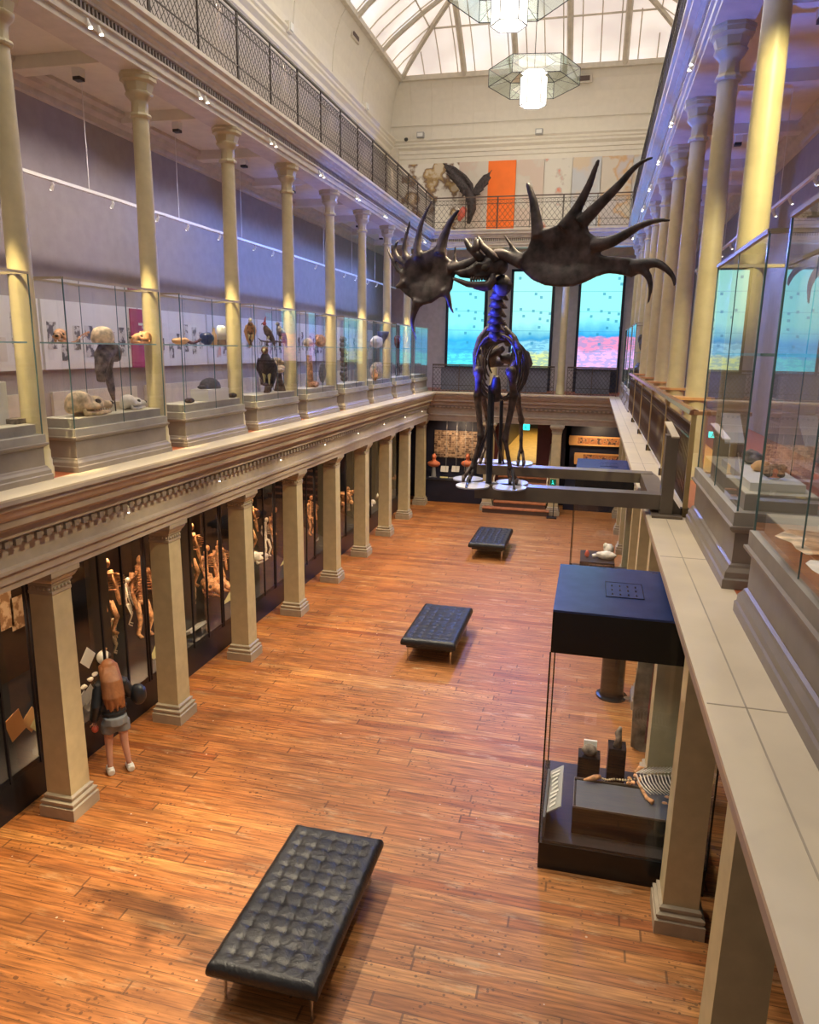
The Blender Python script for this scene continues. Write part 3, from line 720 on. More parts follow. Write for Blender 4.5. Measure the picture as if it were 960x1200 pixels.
# ------------------------------------------------------------------ end wall screens
for (x0, x1, mt, lab) in ((.2, 1.48, 'screen_a', 'left tall lit screen showing blue sea, behind the elk head'), (2.48, 3.80, 'screen_b', 'middle tall lit screen with green hills along its foot'), (4.77, 6.12, 'screen_c', 'right tall lit screen with a pink desert at its foot')):
    t = thing('wall_screen', lab, 'screen', (x0, 20.4, 4.72), 'tall lit screens on the end wall')
    s_ = MB(); s_.box(x0-.09, x0, 20.32, 20.5, 3.92, 8.0); s_.box(x1, x1+.09, 20.32, 20.5, 3.92, 8.0); s_.box(x0-.09, x1+.09, 20.32, 20.5, 7.95, 8.03); s_.box(x0, x1, 20.34, 20.5, 3.92, 4.72)
    s_.build('frame', M['navy'], t)
    MB().box(x0, x1, 20.36, 20.4, 4.72, 7.95).build('display', M[mt], t)
# upper end wall prints
xs = [(-1.62, .42, 'print_leaf', 'autumn leaf photograph panel at the left of the upper end wall'), (.42, 1.42, 'print_pale', 'pale speckled panel behind the flying bird'), (1.42, 2.36, 'orange', 'plain bright orange banner on the upper end wall'),
      (2.38, 3.30, 'print_pale', 'pale text panel right of the orange banner'), (3.33, 4.22, 'print_coral', 'pale panel with a coral red picture low down'), (4.24, 5.15, 'print_blue', 'blue grey panel on the upper end wall'), (5.17, 6.15, 'print_sand', 'sand coloured landscape panel on the upper end wall'), (6.17, 7.1, 'print_blue', 'rightmost grey panel on the upper end wall, partly behind the railing')]
for x0, x1, mt, lab in xs:
    o = MB().box(x0, x1, 20.47, 20.52, 9.2, 11.55).build('wall_banner', M[mt]); tag(o, lab, 'banner', 'banners on the upper end wall')
# the bird of prey cut-out flying in front of the prints (a thick graphic)
def px_poly(pts, Y): return [atY(x, y, Y) for x, y in pts]
t = thing('bird_figure', 'dark bird of prey with raised spread wings before the upper end wall', 'bird', atY(550, 235, 19.9))
def feathers(root, tips, rad):
    m_ = MB()
    for tp in tips:
        a = atY(*root, 19.9); b = atY(*tp, 19.9+random.uniform(-.05, .05)); mid = a.lerp(b, .55)
        m_.tube([a, mid, b], [rad*.8, rad, .012], 5)
    return m_
def plate(poly, Y, th, m_=None):
    m_ = m_ or MB(); n = len(poly); A = [m_.bm.verts.new(atY(x, y, Y)-Vector((0, th, 0))) for x, y in poly]; B = [m_.bm.verts.new(atY(x, y, Y)+Vector((0, th, 0))) for x, y in poly]
    m_.bm.faces.new(A); m_.bm.faces.new(B[::-1])
    for k in range(n): m_.bm.faces.new((A[k], A[(k+1) % n], B[(k+1) % n], B[k]))
    return m_
wl = feathers((549, 222), [(519, 191), (520, 195), (521, 199), (522, 203), (526, 208), (531, 213), (535, 218), (538, 225), (541, 231), (546, 238)], .07)
wl.tube([atY(x, y, 19.9) for x, y in ((520, 192), (533, 197), (545, 207), (552, 217), (553, 228))], [.03, .05, .07, .09, .08], 6)
plate([(523, 195), (530, 196), (540, 202), (548, 210), (553, 219), (555, 231), (548, 229), (541, 227), (537, 220), (532, 213), (527, 206)], 19.9, .03, wl)
wl.build('wing', M['featherdark'], t, True, REMESH(.02, 2))
wr_ = feathers((554, 227), [(577, 199), (575, 203), (573, 202), (570, 204), (567, 207), (564, 209), (576, 208), (573, 215), (568, 222), (564, 228)], .06)
plate([(553, 230), (556, 220), (561, 212), (567, 205), (573, 203), (575, 208), (571, 216), (565, 222), (560, 227), (556, 232)], 19.9, .03, wr_)
wr_.build('wing', M['featherdark'], t, True, REMESH(.02, 2))
MB().tube([atY(x, y, 19.85) for x, y in ((548, 222), (552, 232), (553, 245), (549, 262))], [.10, .17, .15, .06], 8).build('body', M['featherdark'], t, True)
MB().bar(atY(552, 225, 19.9), atY(552, 225, 19.9)+Vector((0, .55, .25)), .012).build('wire', M['blackmetal'], t)
MB().tube([atY(x, y, 19.8) for x, y in ((545, 243), (541, 250), (538, 259))], [.08, .16, .05], 8).build('prey', M['red'], t, True)

# ------------------------------------------------------------------ pendant lamps
def pendant(c, label):
    t = thing('pendant_lamp', label, 'lamp', c, 'hexagonal glass pendant lamps'); c = Vector(c)
    K = 1.42
    def hexa(r, z): return [c+Vector((r*cos(pi/3*k+R(8)), r*sin(pi/3*k+R(8)), z))*1 + Vector((r*(K-1)*cos(pi/3*k+R(8)), r*(K-1)*sin(pi/3*k+R(8)), z*(K-1))) for k in range(6)]
    A, B = hexa(.92, .18), hexa(.92, -.14)
    I, J = hexa(.27, .02), hexa(.27, -.50)
    T = hexa(.42, .30)
    g = MB()
    for k in range(6): q = (k+1) % 6; g.face([A[k], A[q], B[q], B[k]]); g.face([A[k], A[q], T[q], T[k]])
    g.build('glass_shade', M['lampglass'], t)
    g = MB()
    for k in range(6):
        q = (k+1) % 6
        for P_, Q_ in ((A[k], A[q]), (B[k], B[q]), (A[k], B[k]), (T[k], T[q]), (A[k], T[k])): g.bar(P_, Q_, .010)
        for P_, Q_ in ((I[k], J[k]), (J[k], J[q])): g.bar(P_, Q_, .012)
    for k in range(0, 6, 1): g.bar(B[k], I[k], .005)
    g.build('lead_frame', M['steeldark'], t)
    g = MB()
    for k in range(6): q = (k+1) % 6; g.face([I[k]*1, I[q]*1, J[q]*1, J[k]*1])
    Jc = [p.lerp(c+Vector((0, 0, -.50)), .05) for p in J]; g.face(Jc); g.face(hexa(.27, .1))
    g.build('lit_core', M['lamp'], t)
    MB().tube([c+Vector((0, 0, .28)), (c.x, c.y, 16.1)], .012, 5).build('cord', M['blackmetal'], t)
    light('pendant_light', 'POINT', c+Vector((0, 0, -.75)), c, 160, (1, .88, .70), shadow_soft_size=.25)
    return t
pc = atX(626, 92, CX); pendant(tuple(pc), 'lower hexagonal glass pendant lamp hanging whole in view before the end wall')
pc = atX(598, -14, CX); pendant(tuple(pc), 'nearer hexagonal glass pendant lamp cut by the top edge')
# ------------------------------------------------------------------ small specimen builders (local coordinates, then placed)
def place(t, rz=0, sc=1): t.rotation_euler = (0, 0, rz); t.scale = (sc,)*3; return t
def skull(name, label, cat, loc, L, rz=0, m='paleb', group=None, jaw=True, horn=False):
    """animal skull: snout towards +x, length L"""
    t = thing(name, label, cat, loc, group); o = Vector(loc)
    b = MB()
    def bl(x, y, z, rx, ry, rz_): b.ball(o+Vector((x*L, y*L, z*L)), (rx*L, ry*L, rz_*L), 12)
    bl(-.22, 0, .26, .27, .21, .20); bl(.08, 0, .22, .24, .15, .14); bl(.32, 0, .17, .20, .10, .10)
    bl(-.02, .17, .17, .22, .05, .06); bl(-.02, -.17, .17, .22, .05, .06); bl(-.40, 0, .16, .10, .15, .12)
    b.build('cranium', M[m], t, True, REMESH(L*.035, 3))
    for s_ in (1, -1): MB().ball(o+Vector((.08*L, s_*.13*L, .25*L)), (.065*L, .05*L, .06*L), 10).build('eye_socket', M['socket'], t, True)
    MB().ball(o+Vector((.47*L, 0, .20*L)), (.06*L, .06*L, .045*L), 8).build('nose_opening', M['socket'], t, True)
    if jaw:
        j = MB()
        for s_ in (1, -1): j.tube([o+Vector((x*L, s_*y*L, z*L)) for x, y, z in ((-.25, .17, .14), (-.22, .16, .05), (.05, .12, .04), (.42, .04, .055))], [.03*L, .05*L, .045*L, .035*L], 6)
        j.build('lower_jaw', M[m], t, True)
        k = MB()
        for i in range(7):
            for s_ in (1, -1): k.ball(o+Vector(((.02+.06*i)*L, s_*(.11-.009*i)*L, .105*L)), (.02*L, .014*L, .03*L), 6)
        k.build('teeth', M['whiteb'], t, True)
    if horn:
        k = MB()
        for s_ in (1, -1): k.tube([o+Vector((x*L, s_*y*L, z*L)) for x, y, z in ((-.2, .1, .4), (-.35, .2, .6), (-.6, .25, .7))], [.05*L, .04*L, .01*L], 6)
        k.build('horn', M[m], t, True)
    return place(t, rz)
def bird(name, label, loc, h, rz=0, body='featherdark', head=None, wing=None, perch=True, upright=.9, crest=None, group=None):
    """perched bird, facing +x, total height about h"""
    t = thing(name, label, 'bird', loc, group); o = Vector(loc)
    def V(x, y, z): return o+Vector((x*h, y*h, z*h))
    up = upright
    MB().tube([V(-.20, 0, .30), V(-.12, 0, .42), V(.0, 0, .55), V(.08, 0, .68), V(.11, 0, .78)], [.05*h, .13*h, .155*h, .12*h, .07*h], 12).build('body', M[body], t, True)
    MB().ball(V(.14, 0, .86), (.085*h, .075*h, .08*h), 12).build('head', M[head or body], t, True)
    MB().tube([V(.20, 0, .87), V(.27, 0, .85), V(.285, 0, .81)], [.03*h, .02*h, .004*h], 6).build('beak', M['yellowcard' if crest is None else 'socket'], t, True)
    for s_ in (1, -1):
        MB().tube([V(.06, s_*.12, .68), V(-.05, s_*.15, .50), V(-.22, s_*.10, .25), V(-.32, s_*.05, .08)], [.05*h, .075*h, .05*h, .01*h], 6).build('wing', M[wing or body], t, True)
    MB().tube([V(-.18, 0, .32), V(-.28, 0, .14), V(-.36, 0, -.06)], [.06*h, .05*h, .04*h], 6).build('tail', M[wing or body], t, True)
    for s_ in (1, -1): MB().tube([V(-.02, s_*.05, .40), V(.0, s_*.05, .27), V(.0, s_*.05, .17)], [.045*h, .02*h, .014*h], 6).build('leg', M['yellowcard'], t, True)
    if crest: MB().tube([V(.12, 0, .92), V(.10, 0, 1.05), V(.06, 0, 1.16)], [.05*h, .03*h, .005*h], 6).build('crest', M[crest], t, True)
    if perch:
        p = MB(); p.tube([V(-.25, .05, .16), V(0, 0, .155), V(.30, -.05, .20), V(.42, -.05, .30)], [.03*h, .04*h, .03*h, .012*h], 6)
        p.tube([V(.02, 0, .16), V(.05, 0, .08), V(.02, 0, 0)], [.035*h, .04*h, .07*h], 6); p.build('branch', M['bark'], t, True)
    return place(t, rz)
def bones(name, label, cat, loc, h, m='fossil', rz=0, group=None, wide=.3, th=1):
    """upright hanging skeleton of height h: skull, spine, ribs, limbs"""
    t = thing(name, label, cat, loc, group); o = Vector(loc)
    def V(x, y, z): return o+Vector((x*h, y*h, z*h))
    MB().ball(V(.03, 0, .93), (.05*h, .045*h, .06*h), 10).build('skull', M[m], t, True)
    b = MB(); b.tube([V(0, 0, .88), V(-.02, 0, .7), V(-.03, 0, .55), V(0, 0, .42)], .014*h*th, 6)
    for i in range(14): b.ball(V(-.02, 0, .43+.032*i), (.02*h*th, .024*h*th, .011*h*th), 6)
    b.build('spine', M[m], t, True)
    b = MB()
    for i in range(8):
        z = .58+.03*i; r = wide*.42*sin(pi*(i+2)/11)
        for s_ in (1, -1): b.tube([V(-.02+.09*sin(a)*1.0, s_*r*sin(a), z-.03*sin(a)) for a in [pi*k/6 for k in range(7)]], .006*h*th, 4)
    b.build('ribcage', M[m], t, True)
    MB().ball(V(0, 0, .42), (.04*h, .075*h, .035*h), 8).build('pelvis', M[m], t, True)
    for s_ in (1, -1):
        MB().tube([V(0, s_*.10, .80), V(.03, s_*.15, .62), V(.07, s_*.13, .45), V(.09, s_*.13, .36)], [.016*h*th, .012*h*th, .012*h*th, .006*h*th], 6).build('arm', M[m], t, True)
        MB().tube([V(0, s_*.06, .42), V(.07, s_*.08, .22), V(.0, s_*.07, .04), V(.07, s_*.07, .0)], [.018*h*th, .014*h*th, .012*h*th, .012*h*th], 6).build('leg', M[m], t, True)
    return place(t, rz)
def rock(name, label, cat, loc, r, m='paleb', seed=0, group=None, rz=0):
    rnd = random.Random(seed); b = MB()
    if not hasattr(r, '__len__'): r = (r, r, r)
    o = Vector(loc)+Vector((0, 0, r[2]*.85))
    b.ball(o, r, 10)
    for i in range(7):
        a = rnd.uniform(0, 6.28); e_ = rnd.uniform(-.5, .9); k = rnd.uniform(.3, .55)
        b.ball(o+Vector((cos(a)*r[0]*.7, sin(a)*r[1]*.7, e_*r[2]*.7)), (r[0]*k, r[1]*k, r[2]*k), 8)
    ob = b.build(name, M[m], None, True, REMESH(max(min(r)*.12, .008), 2)); return tag(ob, label, cat, group)

# ------------------------------------------------------------------ balcony display cases
def display_case(side, y0, y1, label, group, shelf=True):
    X = (lambda x: x) if side == 'left' else (lambda x: 6.2-x)     # x = 0 front face, negative behind
    cx_ = X(-.29); t = thing('display_case', label, 'display case', (cx_, (y0+y1)/2, 3.92), group)
    D = .58
    def ring(pr):
        m_ = MB(); rings = []
        for o_, z in pr:
            xa, xb = sorted((X(o_), X(-D-o_)))
            rings.append([m_.bm.verts.new(p) for p in ((xa, y0-o_, z), (xb, y0-o_, z), (xb, y1+o_, z), (xa, y1+o_, z))])
        for A, B in zip(rings, rings[1:]):
            for k in range(4): m_.bm.faces.new((A[k], A[(k+1) % 4], B[(k+1) % 4], B[k]))
        m_.bm.faces.new(rings[0][::-1]); m_.bm.faces.new(rings[-1]); return m_
    ring([(.0, 3.92), (.0, 3.975), (-.01, 3.985), (-.012, 4.02), (-.03, 4.045), (-.035, 4.06), (-.05, 4.07), (-.05, 4.255), (-.03, 4.265), (-.012, 4.285), (-.012, 4.30), (-.03, 4.305)]).build('base', M['casebase'], t)
    ring([(-.03, 4.305), (-.03, 4.385), (-.055, 4.39)]).build('base_block', M['deckside'], t)
    ring([(-.09, 4.39), (-.09, 4.485)]).build('deck', M['deckside'], t)
    ring([(-.09, 4.485), (-.09, 4.492)]).build('deck_top', M['deck'], t)
    g = .05; xa, xb = sorted((X(-g), X(-D+g))); ya, yb = y0+g, y1-g; zt = 5.96
    for n_, q in (('f', [(xa, ya), (xb, ya)]), ('b', [(xa, yb), (xb, yb)]), ('l', [(xa, ya), (xa, yb)]), ('r', [(xb, ya), (xb, yb)])):
        m_ = MB(); m_.face([(*q[0], 4.39), (*q[1], 4.39), (*q[1], zt), (*q[0], zt)]); m_.build('glass_pane', M['glass'], t)
    m_ = MB(); m_.face([(xa, ya, zt), (xb, ya, zt), (xb, yb, zt), (xa, yb, zt)]); m_.build('glass_lid', M['glass'], t)
    ym = (ya+yb)/2
    for x in (xa, xb):
        for y in (ya, yb): MB().box(x-.005, x+.005, y-.005, y+.005, 4.39, zt).build('glass_edge', M['glassedge'], t)
        MB().box(x-.003, x+.003, ym-.003, ym+.003, 4.39, zt).build('glass_edge', M['glassedge'], t)
    m_ = MB()
    for x in (xa, xb): m_.box(x-.012, x+.012, ya, yb, zt-.012, zt+.012)
    for y in (ya, yb): m_.box(xa, xb, y-.012, y+.012, zt-.012, zt+.012)
    m_.build('top_frame', M['stone'], t)
    if shelf:
        m_ = MB(); m_.box(xa+.04, xb-.04, ya+.06, yb-.06, 5.292, 5.304); m_.build('shelf', M['glassshelf'] if False else M['glass'], t)
        m_ = MB(); m_.box(xa+.035, xb-.035, ya+.05, ya+.06, 5.29, 5.306); m_.box(xa+.035, xa+.042, ya+.05, yb-.05, 5.29, 5.306); m_.box(xb-.042, xb-.035, ya+.05, yb-.05, 5.29, 5.306)
        m_.build('shelf_edge', M['glassshelf'], t)
    return t
cs0 = None
conts = ['cut by the left picture edge', 'with the large orange skull and tall bone', 'with a dark turtle shell on a white block', 'with the eagle and perched parrots',
         'with a dark round shell and an orange post', 'mostly covered by a screen reflection', 'with a cluster of pale shells', 'with a small dark stand', 'last before the end balcony']
for i, n in enumerate(range(-1, 8)):
    lab = 'left balcony glass case '+conts[i]
    y0 = .56+S*n; yc = y0+.93
    if cs0 is None: cs0 = display_case('left', y0, y0+1.86, lab, 'display cases on the left balcony'); base_y = yc
    else: dup(cs0, (-.29, yc, 3.92), lab, 'display cases on the left balcony')
rl = {-1: 'glass display case on the right balcony beside the near end of the railing', -2: 'nearest right glass case, at the picture edge, with pale flat fossils', 5: 'glass case on the right balcony just past the far end of the railing', 6: 'second last glass case on the right balcony', 7: 'farthest glass case on the right balcony'}
for n, lab in rl.items(): dup(cs0, (6.49, .56+S*n+.93, 3.92), lab, 'display cases on the right balcony')

DT = 4.493; SH = 5.306
def L_(px, py, X=-.28, z=None):
    p = atX(px, py, X)
    if z is not None: p = Vector((X, p.y, z))
    return p
def onDeck(px, py): return atZ(px, py, DT)
def onShelf(px, py): return atZ(px, py, SH)
def tup(v): return tuple(v)
# case 1
def Dk(px, X=-.28, z=DT):
    # y on the deck / shelf line x = X under pixel column px
    lo, hi = -3.0, 19.0
    for _ in range(40):
        mid = (lo+hi)/2; q = Vector((X, mid, z))-CAM; u = 480+F*q.dot(_r)/q.dot(_fwd)
        if u < px: lo = mid
        else: hi = mid
    return (X, (lo+hi)/2, z)
skull('large_skull', 'large orange and cream skull with teeth on the deck of the second left case', 'skull', Dk(106, -.22), .62, R(75), 'paleb')
skull('skull', 'smaller pale skull at the right of the same deck as the large orange skull', 'skull', Dk(157, -.25), .42, R(80), 'whiteb')
p = Dk(131, -.3); t = thing('mounted_bone', 'tall grey brown limb bone standing on a thin rod beside the large skull', 'bone', p)
b = MB(); P_ = Vector(p)
b.tube([P_+Vector((0, -.16, .36)), P_+Vector((0, -.15, .5)), P_+Vector((0, -.10, .66)), P_+Vector((0, .02, .76)), P_+Vector((0, .14, .70)), P_+Vector((0, .17, .60))], [.05, .07, .10, .12, .10, .05], 10)
b.tube([P_+Vector((0, .02, .70)), P_+Vector((0, -.02, .5)), P_+Vector((0, .03, .25)), P_+Vector((0, .06, .12))], [.08, .06, .045, .02], 8)
b.build('bone', M['greyb'], t, True, REMESH(.018, 2)); MB().bar(P_+Vector((0, .08, 0)), P_+Vector((0, .04, .62)), .008).build('rod', M['blackmetal'], t)
for px, w_, h_, lab in ((121, .22, .10, 'pale block under the front of the large skull'), (152, .34, .09, 'pale block under the smaller skull')):
    q = Dk(px, -.42); tag(MB().box(q[0]-.1, q[0]+.08, q[1]-w_/2, q[1]+w_/2, DT, DT+h_).build('display_block', M['deck']), lab+' in the second left case', 'block', 'pale display blocks')
skull('ape_skull', 'round brown ape skull with dark openings on the left shelf of the second case', 'skull', Dk(70, -.25, SH), .32, R(-60), 'fossil', jaw=True)
t = bones('small_skeleton', 'heap of small mounted bones beside the ape skull on the glass shelf', 'skeleton', Dk(84, -.28, SH), .26, 'fossil', R(20), wide=.6)
t.rotation_euler = (0, R(60), R(70))
q = Dk(121, -.27, SH); Q = Vector(q)
t = thing('glass_dome', 'pale brown domed skull cap glowing on the glass shelf of the second case', 'skull cap', q)
MB().lathe([(.12, 0), (.135, .05), (.125, .11), (.10, .16), (.05, .185), (.01, .19)], q, 14).build('dome', M['paleb'], t, True)
skull('crab_skull', 'rugged flat brown skull at the right of the glass shelf before the magenta banner', 'skull', Dk(165, -.25, SH), .36, R(-100), 'fossil', horn=False)
# case 0
q = Dk(8, -.35); tag(MB().box(q[0]-.05, q[0]+.02, q[1]-.45, q[1]+.02, DT, DT+.42).build('label_board', M['white']), 'tall white label board in the case cut by the left edge', 'board')
q = Dk(19, -.3); tag(MB().box(q[0]-.08, q[0]+.08, q[1]-.10, q[1]+.10, DT, DT+.05).build('slate_block', M['greyb']), 'flat dark slate block in the case cut by the left edge', 'stone')
# case 2
q = Dk(246, -.26); tag(MB().box(q[0]-.14, q[0]+.16, q[1]-.32, q[1]+.30, DT, DT+.17).build('display_block', M['white']), 'white block carrying the turtle shell', 'block', 'pale display blocks')
t = thing('turtle_shell', 'domed dark turtle shell on the white block', 'shell', (q[0], q[1], DT+.17)); Q = Vector((q[0], q[1], DT+.17))
MB().ball(Q+Vector((0, .02, .02)), (.14, .22, .14), 14).build('carapace', M['featherdark'], t, True, [('BEVEL', dict(width=.002))])
MB().ball(Q+Vector((0, -.23, .03)), (.05, .09, .03), 8).build('head', M['featherdark'], t, True)
for px, lab in ((222, 'small dark carved fossil left of the white block'), (273, 'small dark oval fossil right of the white block')):
    rock('dark_fossil', lab, 'fossil', Dk(px, -.2), (.06, .10, .04), 'featherdark', px)
rock('orange_starfish', 'orange starfish like shell at the left of the third case shelf', 'shell', Dk(211, -.27, SH), (.08, .17, .05), 'orangecard', 3)
q = Dk(226, -.27, SH); Q = Vector(q); t = thing('jaw_ring', 'small dark red open jawbone lying on the third case shelf', 'bone', q)
MB().tube([Q+Vector((.10*cos(a), .15*sin(a), .05+.03*sin(a*2))) for a in [i*.5 for i in range(12)]], [.02]*12, 6).build('bone', M['maroon'], t, True)
rock('blue_shell', 'round dark blue shell on the third case shelf', 'shell', Dk(243, -.27, SH), (.09, .10, .10), 'shellblue', 5)
q = Dk(251, -.27, SH); t = thing('orange_bottle', 'small orange bottle beside the blue shell', 'bottle', q); MB().lathe([(.045, 0), (.05, .1), (.045, .15), (.02, .19), (.02, .25)], q, 10).build('glass', M['orangecard'], t, True); MB().lathe([(.024, .25), (.024, .27)], q, 8).build('cap', M['white'], t)
q = Dk(260, -.27, SH); t = thing('specimen_jar', 'pale jar with a brown base right of the orange bottle', 'jar', q); MB().lathe([(.07, .08), (.07, .26), (.05, .29)], q, 12).build('jar', M['white'], t, True); MB().lathe([(.072, 0), (.072, .08)], q, 12).build('base', M['bark'], t)
# case 3: birds
bird('eagle', 'large dark brown eagle with pale bib on the deck of the fourth left case', Dk(313, -.25), .86, R(-75), 'featherdark', 'featherbrown', 'featherdark')
bird('cockatoo', 'orange and white parrot leaning on a branch at the left of the bird shelf', Dk(294, -.27, SH), .48, R(-60), 'featherbrown', 'whiteb', 'orangecard')
bird('crested_parrot', 'small parrot with tall red crest in the middle of the bird shelf', Dk(314, -.27, SH), .44, R(-120), 'bark', 'featherred', 'bark', crest='featherred')
bird('grey_pigeon', 'grey pigeon perched on a bare branch at the right of the bird shelf', Dk(329, -.27, SH), .46, R(-110), 'feathergrey')
q = Dk(328, -.28); Q = Vector(q); t = thing('bracket_fungus', 'pale bracket fungus on a dark stump beside the eagle', 'fungus', q)
MB().tube([Q, Q+Vector((0, 0, .2)), Q+Vector((0, -.03, .36))], [.12, .06, .05], 8).build('stump', M['bark'], t, True)
b = MB()
for i in range(7): b.ball(Q+Vector((random.uniform(-.08, .08), -.10+.04*i-.05, .38+.045*((i*3) % 5))), (.09, .10, .05), 8)
b.build('cap', M['paleb'], t, True)
# case 4..7
rock('pink_shell', 'pinkish shell cluster at the left of the fifth case shelf', 'shell', Dk(361, -.28, SH), (.10, .16, .09), 'paleb', 8)
rock('pink_shell', 'round peach coloured shell in the middle of the fifth case shelf', 'shell', Dk(376, -.28, SH), (.11, .13, .14), 'fossil', 9)
rock('flat_shell', 'flat pale shells at the right of the fifth case shelf', 'shell', Dk(388, -.28, SH), (.10, .25, .04), 'whiteb', 10)
q = Dk(363, -.28); Q = Vector(q); t = thing('orange_post', 'upright orange brown fossil post in the fifth left case', 'fossil', q)
MB().tube([Q, Q+Vector((0, .02, .3)), Q+Vector((0, 0, .64))], [.09, .07, .06], 8).build('post', M['fossil'], t, True)
q = Dk(378, -.3); Q = Vector(q)+Vector((0, 0, .28)); t = thing('round_shell', 'dark violet round disc shell on a stand in the fifth left case', 'shell', q)
MB().ball(Q, (.05, .19, .22), 14).build('shell', M['feathergrey'], t, True); MB().bar(Vector(q), Q, .012).build('stand', M['blackmetal'], t)
rock('coral', 'small orange coral at the foot of the orange post', 'coral', Dk(368, -.2), (.09, .14, .07), 'fossil', 12)
rock('coral', 'small pale coral right of the dark disc shell', 'coral', Dk(389, -.28), (.08, .10, .10), 'paleb', 13)
q = Dk(403, -.28); t = thing('totem', 'tall mottled brown stack of fossils in the sixth left case', 'fossil', q); b = MB()
for i in range(9): b.ball(Vector(q)+Vector((0, random.uniform(-.05, .05), .1+.11*i)), (.09, .10, .075), 8)
b.build('stack', M['greyb'], t, True); MB().bar(Vector(q), Vector(q)+Vector((0, 0, 1.0)), .012).build('rod', M['blackmetal'], t)
rock('pale_coral', 'pale branching coral on the seventh case shelf', 'coral', Dk(441, -.28, SH), (.13, .30, .17), 'whiteb', 14)
q = Dk(449, -.3, SH); t = thing('blue_cone', 'blue inverted cone hanging above the seventh case shelf', 'shell', q); MB().lathe([(.01, .1), (.14, .30), (.17, .42), (.16, .44)], q, 10).build('cone', M['shellblue'], t, True); MB().bar(Vector(q), Vector(q)+Vector((0, 0, .2)), .01).build('stand', M['blackmetal'], t)
rock('pale_coral', 'large pale shells on the deck of the seventh left case', 'coral', Dk(441, -.28), (.15, .40, .24), 'paleb', 15)
rock('orange_shell', 'orange shell at the near end of the seventh case deck', 'shell', Dk(439, -.1), (.08, .10, .16), 'fossil', 16)
rock('dark_ammonite', 'dark tilted shell on the eighth case shelf', 'shell', Dk(466, -.28, SH), (.08, .20, .20), 'maroon', 17)
q = Dk(466, -.28); Q = Vector(q); t = thing('dark_stand', 'small dark wire stand on the eighth case deck', 'stand', q)
b = MB(); b.bar(Q, Q+Vector((0, 0, .38)), .02)
for s_ in (1, -1): b.tube([Q+Vector((0, 0, .3)), Q+Vector((0, .2*s_, .24)), Q+Vector((0, .26*s_, .10)), Q+Vector((0, .16*s_, .0))], .014, 5)
b.build('frame', M['featherdark'], t)
# right near case contents
def slabstone(name, label, pts, z, th, m):
    c = sum((atZ(x, y, z) for x, y in pts), Vector())/len(pts)
    b = MB(); n = len(pts); T = [b.bm.verts.new(atZ(x, y, z+th)) for x, y in pts]; B = [b.bm.verts.new(atZ(x, y, z)) for x, y in pts]
    b.bm.faces.new(T); b.bm.faces.new(B[::-1])
    for k in range(n): b.bm.faces.new((T[k], T[(k+1) % n], B[(k+1) % n], B[k]))
    o = b.build(name, M[m], None, 'auto', [('BEVEL', dict(width=.008, segments=2))]); return tag(o, label, 'fossil', 'flat fossils in the nearest right case')
slabstone('flat_fossil', 'large pale flat fossil slab with scalloped edge in the nearest right case', [(908, 628), (925, 620), (945, 622), (975, 626), (1000, 634), (1000, 652), (972, 650), (945, 650), (933, 643), (928, 636), (917, 632)], DT, .03, 'paleb')
slabstone('flat_fossil', 'smaller flat fossil with an orange tip beside the large pale slab', [(944, 660), (950, 656), (965, 658), (990, 664), (990, 690), (965, 676), (952, 668)], DT, .03, 'whiteb')
# right case beside railing: low tray, label and orange fossils
q = Vector((6.5, -.9, DT)); tag(MB().box(6.33, 6.64, -1.5, -.45, DT, DT+.05).build('display_tray', M['white']), 'long white tray in the right case beside the railing', 'tray')
rock('orange_fossil', 'small orange fossil on the white tray', 'fossil', (6.48, -1.0, DT+.05), (.05, .06, .04), 'orangecard', 21)
rock('pale_fossil', 'grey white fossil on the white tray', 'fossil', (6.50, -.62, DT+.05), (.07, .12, .05), 'greyb', 22)
rock('brown_fossil', 'brown fossil at the near end of the white tray', 'fossil', (6.5, -1.3, DT+.05), (.06, .08, .05), 'bark', 23)
t = thing('tilted_label', 'tilted white label plate standing in the right case beside the railing', 'label', (6.45, .0, DT))
MB().obox((6.45, -.05, DT+.24), (.07, .0, .0), (0, .16, .10), (0, -.004, .006)).build('plate', M['white'], t); MB().bar((6.45, -.02, DT), (6.45, -.02, DT+.24), .006).build('stand', M['chrome'], t)
# far right case: dark figures
rock('dark_sculpture', 'dark lumpy carved head on the top shelf of the right case past the railing', 'sculpture', (6.5, 12.3, SH), (.15, .22, .22), 'featherdark', 24)
rock('dark_sculpture', 'large dark brown carved form on the deck of the right case past the railing', 'sculpture', (6.5, 12.4, DT), (.18, .38, .30), 'featherdark', 25)

# ------------------------------------------------------------------ printed panels on the left balcony wall
k = 0
for n in range(-1, 8):
    y0 = .35+S*n
    prs = 'print_bw' if n % 3 else 'print_coral'
    t = thing('exhibition_panel', 'long pale printed wall panel behind %s left case' % ('the edge-cut' if n == -1 else 'the '+ORD[n+1]), 'panel', (WL+.03, y0, 4.93), 'pale printed panels on the left balcony wall')
    MB().box(WL, WL+.05, y0, y0+2.2, 4.93, 5.88).build('board', M['white'], t)
    rnd = random.Random(n+5)
    for j in range(8):
        yy = y0+.08+.265*j; wd = rnd.uniform(.10, .2); h0 = rnd.uniform(5.05, 5.25); h1 = h0+rnd.uniform(.25, .5)
        MB().box(WL+.05, WL+.055, yy, yy+wd, h0, h1).build('picture', M[prs if j % 2 else 'print_bw'], t)
    o = MB().box(WL, WL+.04, y0+.1, y0+2.1, 3.95, 4.62).build('lower_wall_panel', M['deck']); tag(o, 'pale blank panel low on the wall behind %s left case' % ('the edge-cut' if n == -1 else 'the '+ORD[n+1]), 'panel', 'low blank panels on the left balcony wall')
a_ = atX(152, 365, WL+.07); b2 = atX(173, 427, WL+.07)
